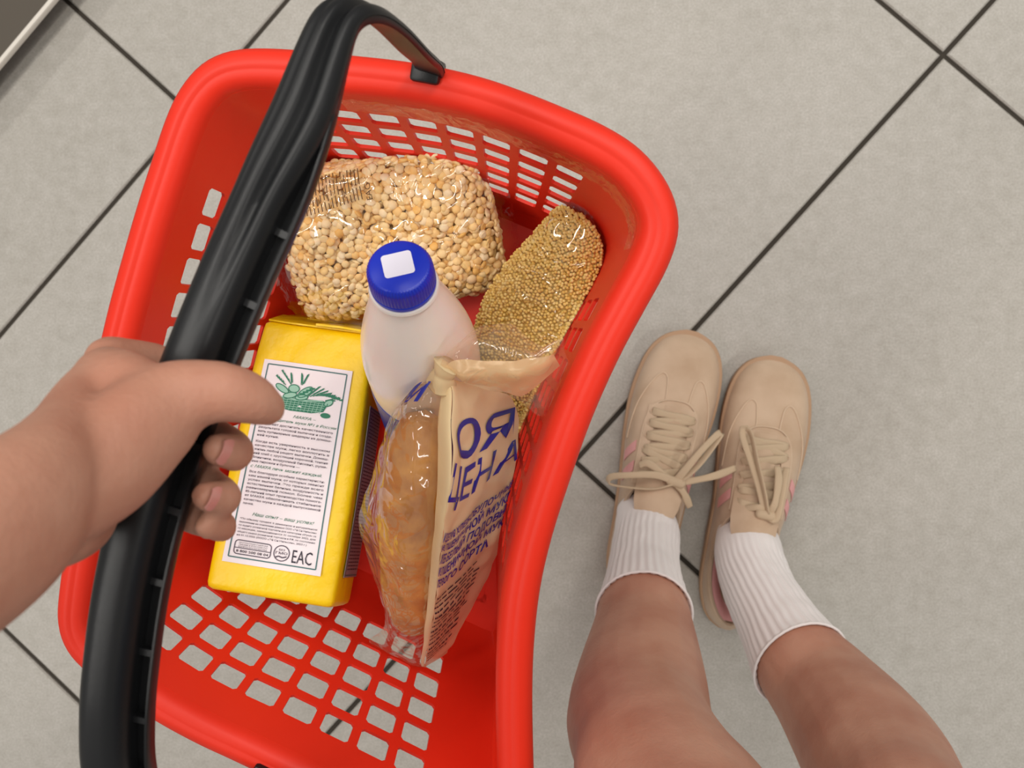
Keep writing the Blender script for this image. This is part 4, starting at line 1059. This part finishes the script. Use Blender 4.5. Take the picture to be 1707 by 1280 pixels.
    for sd in (-1, 1):
        patch('collar', lambda a, b, sd=sd: (0.04 + 0.40 * a, sd * (opening(0.04 + 0.40 * a) - 0.005 + 0.05 * b)), 24, 3, M['suede2'], 0.0012, 0.0035)
    # pink lining inside the heel, sloping down from the collar
    V = []; hc = hl_ + fy_ * (0.25 * L)
    hts = [(.27 - .228 * k / 12, -1) for k in range(13)] + [(.042 + .228 * k / 12, 1) for k in range(13)]
    for t, sd in hts:
        p = U(t, sd * (opening(t) + .01), -.0005); d = (hc - p) * [1, 1, 0]; d /= np.linalg.norm(d)
        for j in range(5): V.append(p + d * (.0012 + .0135 * (j / 4)) + Zv * (.0015 - .028 * (j / 4) ** 1.6))
    F = [(i*5+j, i*5+j+1, (i+1)*5+j+1, (i+1)*5+j) for i in range(25) for j in range(4)]
    recalc(mesh('heel_lining', V, F, M['pink'], sk, None))
    # tongue
    V = []
    for i in range(13):
        a = i / 12; t = 0.36 + 0.36 * a
        for j in range(9):
            b = -1 + 2 * j / 8; wd = 0.024 * (1 - 0.12 * a) * (1 if a > .12 else (.82 + 1.5 * a)); z = interp([.36, .42, .52, .62, .72], [.101, .094, .0815, .0695, .058])(t)
            V.append(hl_ + fy_ * (t * L) + fx_ * b * wd + Zv * (z - .010 * b * b))
    F = [(i*9+j, i*9+j+1, (i+1)*9+j+1, (i+1)*9+j) for i in range(12) for j in range(8)]
    solidify(recalc(mesh('tongue', V, F, M['suede2'], sk, None)), 0.004, 0, 60)
    # eyelets and laces
    rows = [.475, .52, .565, .61, .655, .695][::1]
    def ribbon(P, wd=0.0046, th_=0.0010, up_=(0, 0, 1), name='lace'):
        P = resample(catmull(np.array(P), 10), 40)
        V, F = sweep(P, lambda u: ell(wd * (0.9 + 0.1 * math.cos(9 * u)), th_, 10, 0.8), up_); return recalc(mesh(name, V, F, M['lace'], sk, None))
    E_ = {}
    for sd in (-1, 1):
        for i, t in enumerate(rows):
            th = sd * (.255 + .045 * (1 - i / 5)); c = U(t, th, 0.0022); E_[(sd, i)] = (t, th)
            d1 = U(t + .01, th, .0022) - c; d2 = U(t, th + .02, .0022) - c; d1 /= np.linalg.norm(d1); d2 /= np.linalg.norm(d2)
            nn_ = np.cross(d1, d2); nn_ = nn_ / np.linalg.norm(nn_); nn_ = nn_ if nn_[2] > 0 else -nn_
            rg = [[c + (d1 * math.cos(x) + d2 * math.sin(x)) * rr_ + nn_ * zz_ for x in np.linspace(0, 2*math.pi, 12, endpoint=False)] for rr_, zz_ in ((.0031, -.0012), (.0030, .0002), (.0025, .0006), (.0019, .0002), (.0017, -.0022))]
            recalc(mesh('eyelet', *loft(rg, True, False, True), M['suede'], sk, 50))
    def across(i, j, lift=0.003, sd=1):
        t0, a0 = E_[(-sd, i)]; t1, a1 = E_[(sd, j)]
        return [U(t0, a0, 0.002), U(t0 + (t1 - t0) * .2, a0 * .62, lift + .001), U((t0 + t1) / 2, 0, lift + .001), U(t0 + (t1 - t0) * .8, a1 * .62, lift + .001), U(t1, a1, 0.002)]
    for a, b, sd, lf in laced: ribbon(across(a, b, lf, sd))
    for P in bow: ribbon([at(*p) for p in P], 0.0042, 0.0012)
    kn = at(*bow[0][0]); recalc(mesh('lace_knot', *tube([(kn - fx_ * .006, .0052, .0045, fy_), (kn + fx_ * .006, .0056, .0048, fy_)], 12, 4), M['lace'], sk, None))
    return sk
lz = .094
sneaker(at(1046, 1000, 0), at(1153, 552, 0.012), -1, 'beige suede sneaker with its lace bow tied, beside the red basket',
        [[(1126,803,lz),(1095,792,lz+.006),(1050,792,lz+.004),(1018,795,lz-.006),(1016,806,lz-.012),(1045,812,lz-.004),(1090,815,lz+.002),(1126,806,lz)],
         [(1126,803,lz),(1145,780,lz+.006),(1170,750,lz+.004),(1196,724,lz-.006),(1203,722,lz-.010),(1190,742,lz-.004),(1160,780,lz+.004),(1128,806,lz)],
         [(1128,804,lz),(1160,800,lz-.002),(1195,792,lz-.010),(1226,780,lz-.022)],
         [(1124,806,lz),(1100,786,lz+.004),(1080,772,lz),(1066,776,lz-.004)],
         [(1128,806,lz),(1140,822,lz-.004),(1150,845,lz-.014)]],
        [(5, 5, 1, .003), (4, 4, 1, .0035), (3, 3, 1, .0035), (2, 2, 1, .003), (5, 4, -1, .002), (4, 3, -1, .002), (3, 2, -1, .002), (1, 2, 1, .002), (2, 1, 1, .003), (0, 1, 1, .003)])
sneaker(at(1203, 1040, 0), at(1292, 594, 0.012), 1, 'beige suede sneaker with a long loose lace loop, farther from the basket',
        [[(1276,858,lz),(1268,820,lz),(1252,770,lz-.006),(1238,728,lz-.014),(1240,712,lz-.016),(1252,724,lz-.012),(1262,770,lz-.002),(1274,820,lz+.004),(1280,856,lz+.002)],
         [(1278,858,lz),(1292,866,lz+.002),(1300,845,lz+.002),(1306,805,lz-.006),(1312,780,lz-.014)],
         [(1276,850,lz),(1262,846,lz),(1240,850,lz-.008),(1226,866,lz-.016)],
         [(1282,856,lz),(1292,838,lz+.004),(1298,800,lz-.004),(1296,778,lz-.012)]],
        [(5, 5, 1, .003), (4, 5, 1, .003), (3, 4, 1, .003), (2, 3, 1, .003), (1, 1, 1, .003), (0, 0, 1, .003), (5, 4, 1, .002), (1, 2, 1, .002)])
